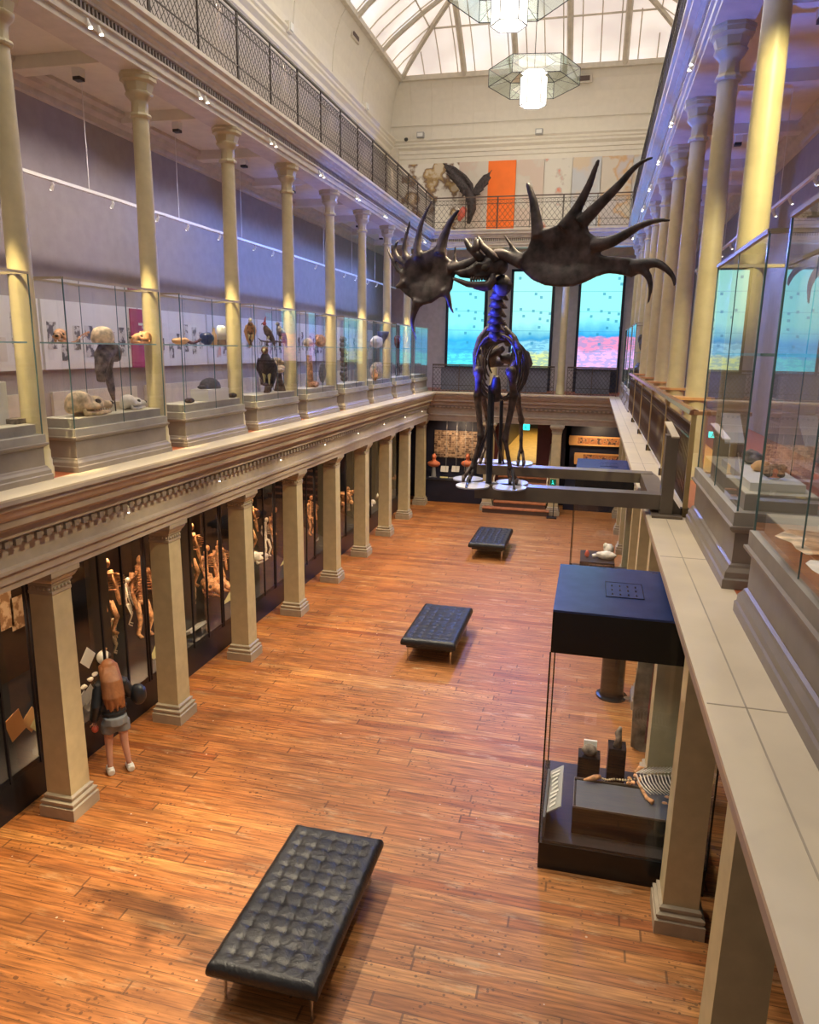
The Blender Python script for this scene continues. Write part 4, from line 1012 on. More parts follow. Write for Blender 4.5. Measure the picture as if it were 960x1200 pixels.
t = thing('magenta_banner', 'narrow magenta banner with white lettering on the left balcony wall', 'banner', (WL+.07, a_.y, 4.92), None)
MB().box(WL+.055, WL+.08, a_.y, a_.y+.62, 4.92, 5.86).build('cloth', M['magenta'], t)
b = MB()
for j, (u, v) in enumerate(((.2, .55), (.3, .5), (.22, .42), (.36, .36), (.24, .28))): b.box(WL+.08, WL+.085, a_.y+u, a_.y+u+.16, 4.95+v+.1, 4.95+v+.14)
b.build('lettering', M['white'], t)
# suspended track with little spotlights, both galleries
for sd, X in (('left', -1.4), ('right', 7.65)):
    t = thing('lighting_track', 'long white lighting track hanging along the %s balcony wall' % sd, 'track light', (X, 8, 7.3), 'hanging lighting tracks')
    MB().box(X-.02, X+.02, -3, 19, 7.28, 7.32).build('rail', M['whitemetal'], t)
    for k in range(10): MB().bar((X, -1.5+2.25*k, 7.3), (X, -1.5+2.25*k, 8.7), .006).build('hanger', M['whitemetal'], t)
    rnd = random.Random(3)
    for k in range(17):
        y = .1+k*1.12+rnd.uniform(-.2, .2); s_ = 1 if sd == 'left' else -1
        h = MB().tube([(X, y, 7.28), (X, y, 7.24)], .015, 6); h.tube([(X+.015*s_, y, 7.245), (X-.03*s_, y, 7.18)], [.016, .026], 8)
        hd = h.build('spotlight_head', M['whitemetal'], t); MB().ball((X-.03*s_, y, 7.178), (.018, .018, .006), 8).build('lens', M['spotglow'], hd)
# box lights on the gallery ceilings and twin spots on the entablature
bl0 = None; ts0 = None
def twin(c, s_):
    t = thing('twin_spotlight', '', 'spotlight', c, ''); c = Vector(c)
    for k in (-.09, .09):
        MB().tube([c+Vector((0, k, 0)), c+Vector((.01*s_, k, -.045)), c+Vector((.03*s_, k, -.09))], [.012, .02, .028], 8).build('spotlight_head', M['whitemetal'], t)
        MB().ball(c+Vector((.032*s_, k, -.094)), (.024, .024, .008), 8).build('lens', M['spotglow'], t)
    return t
for sd, X, X2, s_ in (('left', -1.05, .0, 1), ('right', 7.3, 6.24, -1)):
    for n in range(-1, 8):
        y = 2.2+.12+S*(n-1)+.0; y = .22+S*n+S*.0+2.0-2.0
        y = .225+S*n
        lab = '%s small box downlight on the %s balcony ceiling' % (ORD[n+1], sd)
        if bl0 is None:
            bl0 = thing('box_downlight', lab, 'ceiling light', (X, y, 8.6), 'box downlights of the %s balcony' % sd)
            MB().box(X-.055, X+.055, y-.055, y+.055, 8.50, 8.6).build('housing', M['whitemetal'], bl0); MB().box(X-.05, X+.05, y-.05, y+.05, 8.46, 8.50).build('lamp_ring', M['blackmetal'], bl0)
        else: dup(bl0, (X, y, 8.6), lab, 'box downlights of the %s balcony' % sd)
    for n in range(0, 8):
        y = 1.35+S*n; lab = '%s pair of white spotlights under the upper %s entablature' % (ORD[n], sd)
        if ts0 is None: ts0 = twin((X2, y, 8.60), s_)
        else: dup(ts0, (X2, y, 8.60), rz=0 if s_ > 0 else pi)
        o = [q for q in C.objects if q.name.startswith('twin_spotlight')][-1]; o['label'] = lab; o['group'] = 'twin spotlights of the upper %s entablature' % sd
# small pin lamps on the lower entablature frieze; right row added for the blue spots
pin0 = None
for sd, X, s_ in (('left', 0.06, 1), ('right', 6.18, -1)):
    for n in range(-1, 8):
        y = 1.30+S*n; lab = '%s tiny white pin lamp under the %s balcony dentils (right row added)' % (ORD[n+1], sd)
        if pin0 is None:
            pin0 = thing('pin_lamp', lab, 'lamp', (X, y, 3.40), 'pin lamps of the lower entablature, right row added'); MB().tube([(X, y, 3.41), (X, y, 3.33)], .012, 6).build('tube', M['whitemetal'], pin0); MB().ball((X, y, 3.325), .012, 6).build('lens', M['spotglow'], pin0)
        else: dup(pin0, (X, y, 3.40), lab)
# ------------------------------------------------------------------ giant elk skeleton on its cantilevered platform
YN, YF = .42, 1.58      # front feet / hind feet
ZB = 4.10               # top of the platform beams
plat = thing('skeleton_platform', 'taupe steel platform of two beams cantilevered from the right ledge under the elk skeleton', 'platform', (6.02, .3, 3.92))
MB().box(4.38, 6.06, YN-.10, YN+.06, ZB-.13, ZB).build('beam', M['steel'], plat)
MB().box(4.22, 6.02, YF-.10, YF+.08, ZB-.10, ZB).build('beam', M['steel'], plat)
MB().prism([(5.90, YN+.06), (6.06, YN+.06), (6.06, YF-.25), (6.02, YF+.08), (5.90, YF-.06)], 'z', ZB-.12, ZB-.005).build('side_beam', M['steel'], plat)
MB().box(6.0, 6.10, YN-.14, YN+.02, 3.94, 4.62).build('post', M['steel'], plat)
MB().prism([(YN+.02, 3.94), (YN+.02, 4.12), (YN+.30, 3.94)], 'x', 6.03, 6.06).build('gusset', M['steel'], plat)
MB().prism([(6.10, 3.94), (6.10, 4.08), (6.20, 3.94)], 'y', YN-.08, YN-.05).build('gusset', M['steel'], plat)
MB().box(5.93, 6.18, YN-.22, YN+.08, 3.92, 3.94).build('foot_plate', M['steel'], plat)
MB().prism([(YN-.14, 4.45), (YN+.40, 4.66), (YN-.10, 4.62)], 'x', 6.04, 6.07).build('bracket', M['steel'], plat)
MB().obox((6.055, YN+.05, 4.655), (.03, 0, 0), (0, .36, .03), (0, -.001, .006)).build('label_shelf', M['ledge'], plat)
# lobed pale foot plates
def disc(m_, px, py, rx, ry, z, th=.012, n=24):
    c = atZ(px, py, z); m_.prism([(c.x+rx*cos(2*pi*k/n), c.y+ry*sin(2*pi*k/n)) for k in range(n)], 'z', z, z+th)
for lobes, lab in ((((554, 570, .15, .17), (548.5, 562, .14, .15)), 'front left'), (((597, 572, .15, .17), (600, 566.5, .15, .17)), 'front right'), (((612, 543.5, .115, .18),), 'hind right'), (((568, 540.5, .10, .16), (586, 541.5, .10, .14)), 'hind left')):
    m_ = MB()
    for l in lobes: disc(m_, *l, ZB)
    m_.build('foot_disc', M['plate'], plat)
m_ = MB(); a_, b2 = atZ(568, 566, ZB), atZ(584, 566, ZB); m_.box(a_.x, b2.x, a_.y-.04, a_.y+.03, ZB, ZB+.012); m_.build('link_bar', M['plate'], plat)
# upright poles and stays
def V2(px, py, Y): return atY(px, py, Y)
m_ = MB()
base1 = atZ(573, 566, ZB+.01)
MB().tube([base1, V2(574.8, 500, base1.y+.02), V2(576, 452, base1.y+.1)], [.028, .03, .03], 8).build('pole', M['steeldark'], plat)
base2 = atZ(586, 543, ZB+.01)
MB().tube([base2, V2(588, 468, base2.y)], [.02, .02], 8).build('pole', M['steeldark'], plat)
for a, b in (((576, 497, base1.y), (590.5, 543, 1.4)), ((574, 500, base1.y), (556, 545, .55))):
    MB().tube([V2(*a), V2(*b)], .012, 6).build('stay', M['steeldark'], plat)
for (a, b) in (((600, 551), (603, 574)), ((549, 560), (546.5, 572))):
    MB().tube([V2(*a, YN-.02), atZ(b[0], b[1], ZB+.01)], .012, 6).build('foot_stay', M['steeldark'], plat)

elk = thing('elk_skeleton', 'dark skeleton of a giant antlered elk standing in mid air on the platform', 'skeleton', (4.35, 1.0, ZB+.012))
def bone(name, pts, rad, mt='bonelimb', vox=.012, knobs=(), par=elk):
    m_ = MB(); m_.tube(pts, rad, 9)
    for c, r in knobs: m_.ball(c, r, 8)
    return m_.build(name, M[mt], par, True, REMESH(vox, 2))
# legs: image-left front, image-right front
def leg(name, P, Y, hoof):
    # P: joints in px: shoulder, elbow, knee, fetlock
    sh, el, kn, fe, ho = [V2(*q) for q in P]
    ft = Vector((ho.x, ho.y, ZB+.014))
    t = MB()
    t.tube([sh, sh.lerp(el, .5), el], [.040, .032, .040], 9); t.ball(sh, (.052, .06, .055)); t.ball(el, (.045, .055, .042))
    t.tube([el, el.lerp(kn, .35), el.lerp(kn, .8), kn], [.042, .031, .028, .036], 9); t.ball(kn, (.038, .04, .036))
    t.tube([kn, kn.lerp(fe, .2), kn.lerp(fe, .85), fe], [.032, .022, .021, .028], 9); t.ball(fe, (.032, .03, .026))
    o = t.build(name, M['bonelimb'], elk, True, REMESH(.011, 2))
    for s_ in (-1, 1):
        h = MB(); m1 = fe.lerp(ft, .45)+Vector((.026*s_, -.01, 0)); h.tube([fe+Vector((.014*s_, 0, 0)), m1, Vector((ft.x+.026*s_, ft.y-.02, ft.z+.035))], [.018, .014, .017], 8)
        h.tube([Vector((ft.x+.03*s_, ft.y-.01, ft.z+.045)), Vector((ft.x+.028*s_, ft.y-.055, ft.z+.004))], [.020, .014], 8)
        h.build('hoof', M['bonelimb'], o, True)
    return o
leg('front_leg', [(561, 436, .42), (560, 464, .50), (563.5, 511, .45), (554, 547, .40), (547.7, 561, .38)], .4, 0)
leg('front_leg', [(599, 436, .42), (602.5, 463, .50), (592, 514, .46), (598, 549, .42), (602, 565, .40)], .4, 0)
leg('hind_leg', [(607, 425, 1.45), (606, 466, 1.25), (611, 492, 1.62), (610.7, 529, 1.55), (611, 541, 1.50)], 1.5, 0)
leg('hind_leg', [(566, 425, 1.45), (565, 462, 1.25), (571.5, 487, 1.62), (570, 525, 1.55), (567, 538, 1.50)], 1.5, 0)
# shoulder blades
for P in ([(572, 383), (562, 397), (557, 415), (560, 436)], [(591, 383), (603, 396), (610, 412), (600, 436)]):
    m_ = MB(); a = [V2(x, y, .50+.10*(1-i/3)) for i, (x, y) in enumerate(P)]
    m_.tube(a, [.022, .028, .028, .045], 8); m_.tube([a[0]+Vector((0, .10, -.02)), a[1]+Vector((0, .10, -.02)), a[3]], [.024, .026, .03], 7); m_.tube([a[0]+Vector((0, .18, -.05)), a[1]+Vector((0, .19, -.05)), a[3]], [.022, .025, .03], 7)
    m_.build('shoulder_blade', M['bone'], elk, True, REMESH(.012, 3))
# neck: seven vertebrae with flanges
neck = [(586, 333, .10), (584, 345, .16), (582.5, 355, .21), (581.5, 365, .26), (581, 374, .31), (580, 383, .37), (580, 392, .44)]
for i, q in enumerate(neck):
    c = V2(*q); b = MB(); b.ball(c, (.060, .065, .048), 10)
    b.tube([c+Vector((.02, .03, .0)), c+Vector((.085, .05, -.045))], [.04, .012], 6); b.tube([c+Vector((-.02, .03, 0)), c+Vector((-.075, .05, -.03))], [.035, .014], 6)
    b.tube([c, c+Vector((0, .11, .04))], [.035, .012], 6)
    if i == 0: b.ball(c+Vector((.02, 0, -.01)), (.085, .05, .09), 8)
    b.build('neck_vertebra', M['bone'], elk, True, REMESH(.012, 2))
# spine
sp0 = V2(581, 395, .5); b = MB(); path = [sp0+Vector((.0, t, .10*sin(t*2.4)-.10*t)) for t in [k*.085 for k in range(13)]]
b.tube(path, .04, 8)
for k, p_ in enumerate(path): b.tube([p_, p_+Vector((0, .05, .19-.009*k))], [.028, .012], 6); b.ball(p_, (.05, .03, .045), 8)
b.build('spine', M['bone'], elk, True, REMESH(.014, 2))
# ribs: pairs hooping down to the breastbone
cb_ = V2(582, 428, .50)
for k in range(11):
    t = k/10; Y = .47+.88*t; w_ = (.125+.115*sin(pi*min(1, .18+t*.62)))*1.02; top = cb_.z+.27-.05*t; bot = cb_.z-.31-.05*sin(pi*t)+.14*t*t
    for s_ in (-1, 1):
        pts = []; amax = pi*(.93 if k < 8 else .72)
        for j in range(11):
            a = amax*j/10; pts.append(Vector((cb_.x+s_*w_*sin(a)**.85 if sin(a) > 0 else cb_.x, Y+.10*sin(a*.5)-.05, (top+bot)/2+(top-bot)/2*cos(a))))
        MB().tube(pts, [.010]*10+[.007], 6).build('rib', M['bone'], elk, True)
b = MB(); b.tube([V2(582, 440, .38), V2(581, 452, .42), V2(581, 465, .50), cb_+Vector((0, .4, -.32))], [.03, .05, .055, .03], 8)
b.build('breastbone', M['bone'], elk, True, REMESH(.014, 2))
b = MB(); pc_ = Vector((cb_.x+.0, 1.50, cb_.z+.05)); b.ball(pc_, (.10, .12, .06))
for s_ in (-1, 1): b.tube([pc_+Vector((.05*s_, -.15, .10)), pc_+Vector((.17*s_, -.05, .04)), pc_+Vector((.19*s_, .08, -.05)), pc_+Vector((.09*s_, .22, -.05))], [.04, .05, .055, .035], 8)
b.build('pelvis', M['bone'], elk, True, REMESH(.016, 2))
# skull pointing image-left
YS = .05
def K(px, py, dy=0): return V2(px, py, YS+dy)
b = MB()
b.tube([K(584, 314, .02), K(574, 310), K(563, 314), K(551, 319), K(540, 320), K(533, 318)], [.075, .085, .072, .055, .036, .016], 12)
b.tube([K(583, 306, .02), K(572, 303), K(562, 306)], [.045, .05, .03], 10); b.ball(K(586, 312, .03), (.07, .07, .07)); b.tube([K(568, 311, -.06), K(561, 309, -.07), K(557, 313, -.06)], .02, 6)
b.tube([K(581, 320, .0), K(570, 321, -.04), K(557, 324, -.03)], [.03, .028, .028], 8); b.tube([K(546, 316), K(537, 312), K(531, 322)], [.02, .014, .01], 6)
b.ball(K(566, 304, .02), (.05, .06, .035)); b.build('skull', M['bone'], elk, True, REMESH(.010, 2))
MB().ball(K(569, 314, -.075), (.034, .022, .032), 10).build('eye_socket', M['socket'], elk, True)
b = MB()
for s_ in (-.05, .05): b.tube([K(578, 320, s_), K(577, 329, s_), K(573, 335, s_), K(560, 334, s_*.9), K(548, 333, s_*.7), K(538, 329, s_*.35), K(530, 326, 0)], [.02, .040, .042, .032, .026, .02, .012], 8); b.tube([K(576, 336, s_), K(568, 339, s_), K(556, 337, s_*.9)], [.024, .022, .016], 7)
b.build('lower_jaw', M['bone'], elk, True, REMESH(.010, 2))
b = MB()
for k in range(7): b.ball(K(571-3.1*k, 325.5+.3*k, -.045), (.012, .012, .02), 6)
b.build('teeth', M['bonelimb'], elk, True)
# antlers: a thick cupped palm traced outline + tapering tines, fused into one bone each
def inside(x, y, poly):
    c = False; n = len(poly)
    for i in range(n):
        x1, y1 = poly[i]; x2, y2 = poly[(i+1) % n]
        if (y1 > y) != (y2 > y) and x < (x2-x1)*(y-y1)/(y2-y1)+x1: c = not c
    return c
def edge_d(x, y, poly):
    best = 1e9; n = len(poly)
    for i in range(n):
        x1, y1 = poly[i]; x2, y2 = poly[(i+1) % n]; dx, dy = x2-x1, y2-y1; t = max(0, min(1, ((x-x1)*dx+(y-y1)*dy)/(dx*dx+dy*dy+1e-9)))
        best = min(best, math.hypot(x-x1-t*dx, y-y1-t*dy))
    return best
def antler(name, palm, tines, yf, step=3.0, label=None):
    m_ = MB(); bm = m_.bm; xs_ = [p[0] for p in palm]; ys_ = [p[1] for p in palm]
    gx = int((max(xs_)-min(xs_))/step)+2; gy = int((max(ys_)-min(ys_))/step)+2; x0, y0 = min(xs_), min(ys_)
    F_, B_ = {}, {}
    def vert(i, j):
        if (i, j) not in F_:
            x, y = x0+i*step, y0+j*step; d = min(edge_d(x, y, palm), 22)/22 if inside(x, y, palm) else 0
            Y = yf(x, y); th = .018+.010*d; cup = .045*d*d
            F_[i, j] = bm.verts.new(atY(x, y, Y-th+cup)); B_[i, j] = bm.verts.new(atY(x, y, Y+th+cup))
        return F_[i, j], B_[i, j]
    cells = set((i, j) for i in range(gx) for j in range(gy) if inside(x0+(i+.5)*step, y0+(j+.5)*step, palm))
    for (i, j) in cells:
        c = [vert(i, j), vert(i+1, j), vert(i+1, j+1), vert(i, j+1)]
        bm.faces.new([q[0] for q in c]); bm.faces.new([q[1] for q in reversed(c)])
        for (di, dj, a, b) in ((0, -1, 0, 1), (1, 0, 1, 2), (0, 1, 2, 3), (-1, 0, 3, 0)):
            if (i+di, j+dj) not in cells: bm.faces.new((c[b][0], c[a][0], c[a][1], c[b][1]))
    n = len(palm)
    m_.tube([atY(x, y, yf(x, y)) for x, y in palm+palm[:1]], .022, 6)
    for pts, r0, r1 in tines:
        k = len(pts); q = [atY(p[0], p[1], yf(p[0], p[1])+(p[2] if len(p) > 2 else 0)) for p in pts]
        # smooth the path
        Q = []
        for i in range(k-1):
            p0, p1, p2, p3 = q[max(i-1, 0)], q[i], q[i+1], q[min(i+2, k-1)]
            for s_ in (0, .33, .66):
                Q.append(.5*((2*p1)+(p2-p0)*s_+(2*p0-5*p1+4*p2-p3)*s_*s_+(3*p1-p0-3*p2+p3)*s_**3))
        Q.append(q[-1]); L = len(Q)
        m_.tube(Q, [r0+(r1-r0)*(i/(L-1))**.8 for i in range(L)], 8)
    o = m_.build(name, M['bone'], elk, True, REMESH(.0125, 3)); return o
def pr(pts, sc_, ox, oy): return [(ox+p[0]/sc_, oy+p[1]/sc_)+tuple(p[2:]) for p in pts]
PR = lambda *pts: pr(pts, 4.364, 580, 170)
PL = lambda *pts: pr(pts, 5.647, 450, 260)
yR = lambda x, y: .05-.0030*max(0, x-600)-.0008*(300-y)*0      # swings toward the viewer to the right
palmR = PR((120, 575), (155, 560), (180, 530), (200, 470), (215, 445), (255, 445), (300, 430), (350, 410), (390, 385), (430, 375), (455, 390), (470, 450), (500, 475), (540, 485), (545, 520), (520, 560), (560, 580), (640, 586), (700, 592), (745, 600), (748, 640), (700, 664), (645, 650), (580, 643), (520, 660), (460, 690), (400, 712), (330, 714), (260, 706), (200, 680), (160, 645), (130, 610))
tR = [(PR((-45, 600, .05), (-20, 568), (30, 558), (80, 575), (140, 605)), .036, .055),
      (PR((150, 575), (110, 550), (78, 505), (46, 458)), .034, .010), (PR((222, 470), (212, 380), (195, 280), (172, 208), (163, 196)), .062, .012),
      (PR((350, 425), (400, 360), (440, 290), (482, 205), (512, 125), (532, 72)), .060, .014), (PR((440, 400), (500, 340), (570, 270), (640, 200), (700, 130), (755, 85), (812, 64)), .060, .010),
      (PR((500, 515), (580, 500), (660, 462), (740, 415), (830, 386), (896, 384)), .062, .010), (PR((700, 620), (760, 608), (830, 605), (885, 640), (915, 680), (920, 722)), .052, .012),
      (PR((720, 625), (765, 645), (792, 690), (795, 750), (782, 815)), .046, .008), (PR((300, 705), (320, 716), (337, 722)), .018, .006)]
antler('antler', palmR, tR, yR)
yL = lambda x, y: .05+.0022*max(0, 545-x)                        # swings away on the left
palmL = PL((150, 470), (120, 440), (118, 400), (125, 350), (140, 300), (165, 250), (200, 225), (240, 212), (275, 212), (310, 195), (350, 175), (385, 190), (400, 235), (430, 262), (455, 290), (462, 330), (450, 380), (440, 440), (400, 478), (360, 490), (310, 525), (260, 535), (225, 560), (205, 540), (195, 500))
tL = [(PL((640, 238, 0), (600, 262, 0), (540, 285), (480, 305), (430, 310)), .036, .05), (PL((375, 215), (388, 130), (410, 70), (440, -5), (480, -60), (502, -88)), .060, .010),
      (PL((228, 240), (222, 160), (233, 70), (255, -10), (290, -85), (322, -148)), .045, .008), (PL((170, 260), (135, 205), (140, 120), (165, 30), (172, -10)), .036, .008),
      (PL((150, 285), (98, 245), (72, 195), (78, 150), (100, 122)), .034, .010), (PL((140, 350), (95, 320), (60, 262), (36, 210), (22, 168)), .030, .008),
      (PL((150, 400), (110, 420), (82, 432)), .045, .016), (PL((225, 520), (205, 580), (190, 640), (193, 700), (216, 782)), .050, .006), (PL((400, 450), (425, 500), (440, 560), (462, 606)), .042, .008),
      (PL((500, 310), (474, 270), (468, 215), (475, 156)), .030, .008)]
antler('antler', palmL, tL, yL)
for pts in (PL((650, 255), (605, 205), (565, 170), (545, 130), (538, 108)), PL((600, 205), (615, 160), (612, 125), (600, 120)), PL((740, 262), (700, 205), (650, 160), (632, 120), (620, 92))):
    q = [atY(p[0], p[1], YS-.04) for p in pts]; MB().tube(q, [.04, .036, .028, .02, .008][:len(q)], 8).build('brow_tine', M['bone'], elk, True)

# ------------------------------------------------------------------ benches
def bench(loc, label):
    x, y = loc; t = thing('leather_bench', label, 'bench', (x, y, 0), 'black tufted leather benches'); Wd, Ln = .94, 1.86
    m_ = MB(); bm = m_.bm; nx, ny = 6, 12; sub = 8
    NX, NY = nx*sub, ny*sub; grid = {}
    for i in range(NX+1):
        for j in range(NY+1):
            u, v = i/NX, j/NY; X_ = x-Wd/2+Wd*u; Y_ = y-Ln/2+Ln*v
            a, b = u*nx, v*ny
            da = abs(a-round(a)); db = abs(b-round(b))
            button = math.exp(-((da/.22)**2+(db/.22)**2)); seam = max(math.exp(-(da/.07)**2), math.exp(-(db/.07)**2))
            e_ = min(u*Wd, (1-u)*Wd, v*Ln, (1-v)*Ln)
            edge = 1-min(1, e_/.05); inb = 0 if (round(a) in (0, nx) or round(b) in (0, ny)) else 1
            z = .445-.015*button*inb-.007*seam*inb-.03*edge*edge+.002*math.sin(37*X_+23*Y_)
            grid[i, j] = bm.verts.new((X_, Y_, z))
    for i in range(NX):
        for j in range(NY): bm.faces.new((grid[i, j], grid[i+1, j], grid[i+1, j+1], grid[i, j+1]))
    ring_ = [grid[i, 0] for i in range(NX)]+[grid[NX, j] for j in range(NY)]+[grid[i, NY] for i in range(NX, 0, -1)]+[grid[0, j] for j in range(NY, 0, -1)]
    prev = ring_
    for dz, o_ in ((.04, .01), (.07, .012), (.10, .004), (.115, -.02)):
        cur = []
        for v_ in ring_:
            d = Vector((v_.co.x-x, v_.co.y-y, 0)); k = Vector((math.copysign(1, d.x) if abs(d.x) > Wd/2-.001 else 0, math.copysign(1, d.y) if abs(d.y) > Ln/2-.001 else 0, 0))
            cur.append(bm.verts.new((v_.co.x+k.x*o_, v_.co.y+k.y*o_, .42-dz)))
        for a in range(len(prev)): bm.faces.new((prev[a], cur[a], cur[(a+1) % len(prev)], prev[(a+1) % len(prev)]))
        prev = cur
    bm.faces.new(prev)
    m_.build('cushion', M['leather'], t, True)
    b = MB()
    for i in range(1, nx):
        for j in range(1, ny): b.ball((x-Wd/2+Wd*i/nx, y-Ln/2+Ln*j/ny, .425), (.011, .011, .005), 6)
    b.build('tufting_buttons', M['leather'], t)
    MB().box(x-Wd/2+.07, x+Wd/2-.07, y-Ln/2+.08, y+Ln/2-.08, .25, .31).build('frame', M['blackmetal'], t)
    for sx in (-1, 1):
        for sy in (-1, 1): MB().tube([(x+sx*(Wd/2-.09), y+sy*(Ln/2-.12), .26), (x+sx*(Wd/2-.09), y+sy*(Ln/2-.12), .0)], .013, 8).build('leg', M['chrome'], t)
    return t
def leather():
    m, N, L, b = newmat('black_leather'); b.inputs['Base Color'].default_value = (.014, .014, .017, 1); b.inputs['Roughness'].default_value = .42
    tc = N.new('ShaderNodeTexCoord'); nz = N.new('ShaderNodeTexNoise'); nz.inputs['Scale'].default_value = 16; nz.inputs['Detail'].default_value = 4; nz.inputs['Distortion'].default_value = 1.2
    L.new(tc.outputs['Object'], nz.inputs['Vector']); bp = N.new('ShaderNodeBump'); bp.inputs['Strength'].default_value = .7; bp.inputs['Distance'].default_value = .012
    L.new(nz.outputs[0], bp.inputs['Height']); L.new(bp.outputs[0], b.inputs['Normal']); return m
M['leather'] = leather()
bn = bench((3.13, -.85), 'nearest tufted black leather bench in the foreground of the hall')
dup(bn, (2.93, 6.17, 0), 'middle tufted black leather bench with a bluish sheen'); dup(bn, (3.0, 12.85, 0), 'farthest and smallest looking tufted black leather bench, before the stairs')

# ------------------------------------------------------------------ black vitrines on the right
M['greyslate'] = mat('grey_slate_cloth', (.085, .09, .105), .6)
def vitrine(y0, label, deep=1.62):
    x0, x1, y1 = 5.14, 6.78, y0+deep; t = thing('tall_vitrine', label, 'display case', (x0, y0, 0), 'tall black vitrines')
    MB().box(x0, x1, y0, y1, 0, .30).build('base', M['black'], t); MB().box(x0+.03, x1-.03, y0+.03, y1-.03, .30, .32).build('floor_panel', M['darkpanel'], t)
    MB().box(x0, x1, y0, y1, 2.42, 2.84).build('hood', M['black'], t); MB().box(x0, x1, y0, y1, 2.84, 2.86).build('lid', M['lidreflect'], t)
    m_ = MB(); m_.box(x0+.50, x0+.88, y0+.55, y0+1.05, 2.858, 2.864); m_.build('vent_panel', M['lidreflect'], t)
    m_ = MB()
    for i in range(4):
        for j in range(3): m_.box(x0+.56+.08*i, x0+.575+.08*i, y0+.62+.14*j, y0+.67+.14*j, 2.864, 2.866)
    m_.box(x0+.50, x0+.88, y0+.55, y0+.555, 2.86, 2.868); m_.box(x0+.875, x0+.88, y0+.55, y0+1.05, 2.86, 2.868); m_.box(x0+.50, x0+.505, y0+.55, y0+1.05, 2.86, 2.868); m_.box(x0+.5, x0+.88, y0+1.045, y0+1.05, 2.86, 2.868)
    m_.build('vent_slots', M['black'], t)
    for q in (((x0, y0), (x1, y0)), ((x0, y1), (x1, y1)), ((x0, y0), (x0, y1)), ((x1, y0), (x1, y1))):
        m_ = MB(); m_.face([(*q[0], .3), (*q[1], .3), (*q[1], 2.42), (*q[0], 2.42)]); m_.build('glass_pane', M['glass'], t)
    for x in (x0, x1):
        for y in (y0, y1): MB().box(x-.008, x+.008, y-.008, y+.008, .3, 2.42).build('glass_edge', M['black'], t)
    return t
M['lidreflect'] = mat('lid_blue_reflection', (.035, .06, .19), .25)  # blue reflection of the screens put into the lid colour
vitrine(.62, 'large black topped glass vitrine in the right foreground holding a long skeleton')
vitrine(9.62, 'second black topped glass vitrine farther down the right side')
light('vitrine_light', 'SPOT', (5.6, 1.1, 2.40), (5.7, 1.2, 0), 60, (1, .88, .68), spot_size=R(110), spot_blend=.6, shadow_soft_size=.06)
light('vitrine_light', 'SPOT', (5.7, 10.4, 2.40), (5.7, 10.4, 0), 40, (1, .88, .68), spot_size=R(110), spot_blend=.6, shadow_soft_size=.06)
tr = thing('skeleton_tray', 'low dark tray plinth in the front vitrine carrying the orange skeleton', 'plinth', (5.6, .85, .32))
MB().box(5.46, 6.60, .84, 1.40, .32, .62).build('plinth', M['black'], tr); MB().box(5.49, 6.57, .87, 1.37, .62, .625).build('top', M['greyslate'], tr)
m_ = MB(); m_.box(5.46, 6.60, .84, .847, .62, .64); m_.box(5.46, 5.467, .84, 1.40, .62, .64); m_.box(5.46, 6.60, 1.393, 1.40, .62, .64); m_.build('rim', M['steel'], tr)
def lay_skeleton():
    t = thing('laid_skeleton', 'orange fossil reptile skeleton with fanned ribs laid on the dark tray', 'skeleton', (5.8, 1.0, .64)); z = .66
    def Q(px, py, dz=0): return atZ(px, py, z+dz)
    MB().tube([Q(684, 914), Q(690, 913, .01), Q(697, 911, .03), Q(703, 910, .02)], [.010, .022, .032, .024], 8).build('skull', M['fossil'], t, True)
    b = MB(); pth = [(704, 912), (712, 914), (720, 913), (730, 914), (740, 914), (752, 911), (765, 907), (778, 905), (795, 905)]
    for (a, c) in zip(pth, pth[1:]):
        for s_ in (0, .33, .66): b.ball(Q(a[0]+(c[0]-a[0])*s_, a[1]+(c[1]-a[1])*s_), (.013, .014, .012), 6)
    b.build('spine', M['paleb'], t, True)
    for k in range(12):
        x = 746+4.1*k
        MB().tube([Q(x, 908, .02), Q(x+3, 916+.2*k, .04), Q(x+9, 924+.3*k, .03), Q(x+17, 931, .01)], [.006, .007, .007, .005], 5).build('rib', M['whiteb'], t, True)
        MB().tube([Q(x, 906, .02), Q(x+5, 903, .04), Q(x+12, 899, .02)], [.006, .006, .005], 5).build('rib', M['whiteb'], t, True)
    MB().tube([Q(748, 916), Q(752, 924), Q(758, 935), Q(765, 940)], [.02, .018, .02, .028], 8).build('limb_bone', M['fossil'], t, True)
    MB().tube([Q(744, 905), Q(750, 900), Q(758, 901)], [.018, .025, .018], 8).build('limb_bone', M['fossil'], t, True)
    b = MB()
    for x, y in ((738, 912), (742, 917), (745, 909), (749, 913), (737, 918)): b.ball(Q(x, y), (.03, .03, .02), 8)
    b.build('shoulder_bones', M['fossil'], t, True, REMESH(.008, 1))
    for x, y in ((779, 941), (786, 943), (782, 934)): MB().ball(Q(x, y), (.03, .02, .012), 8).build('paddle_bone', M['fossil'], t, True)
lay_skeleton()
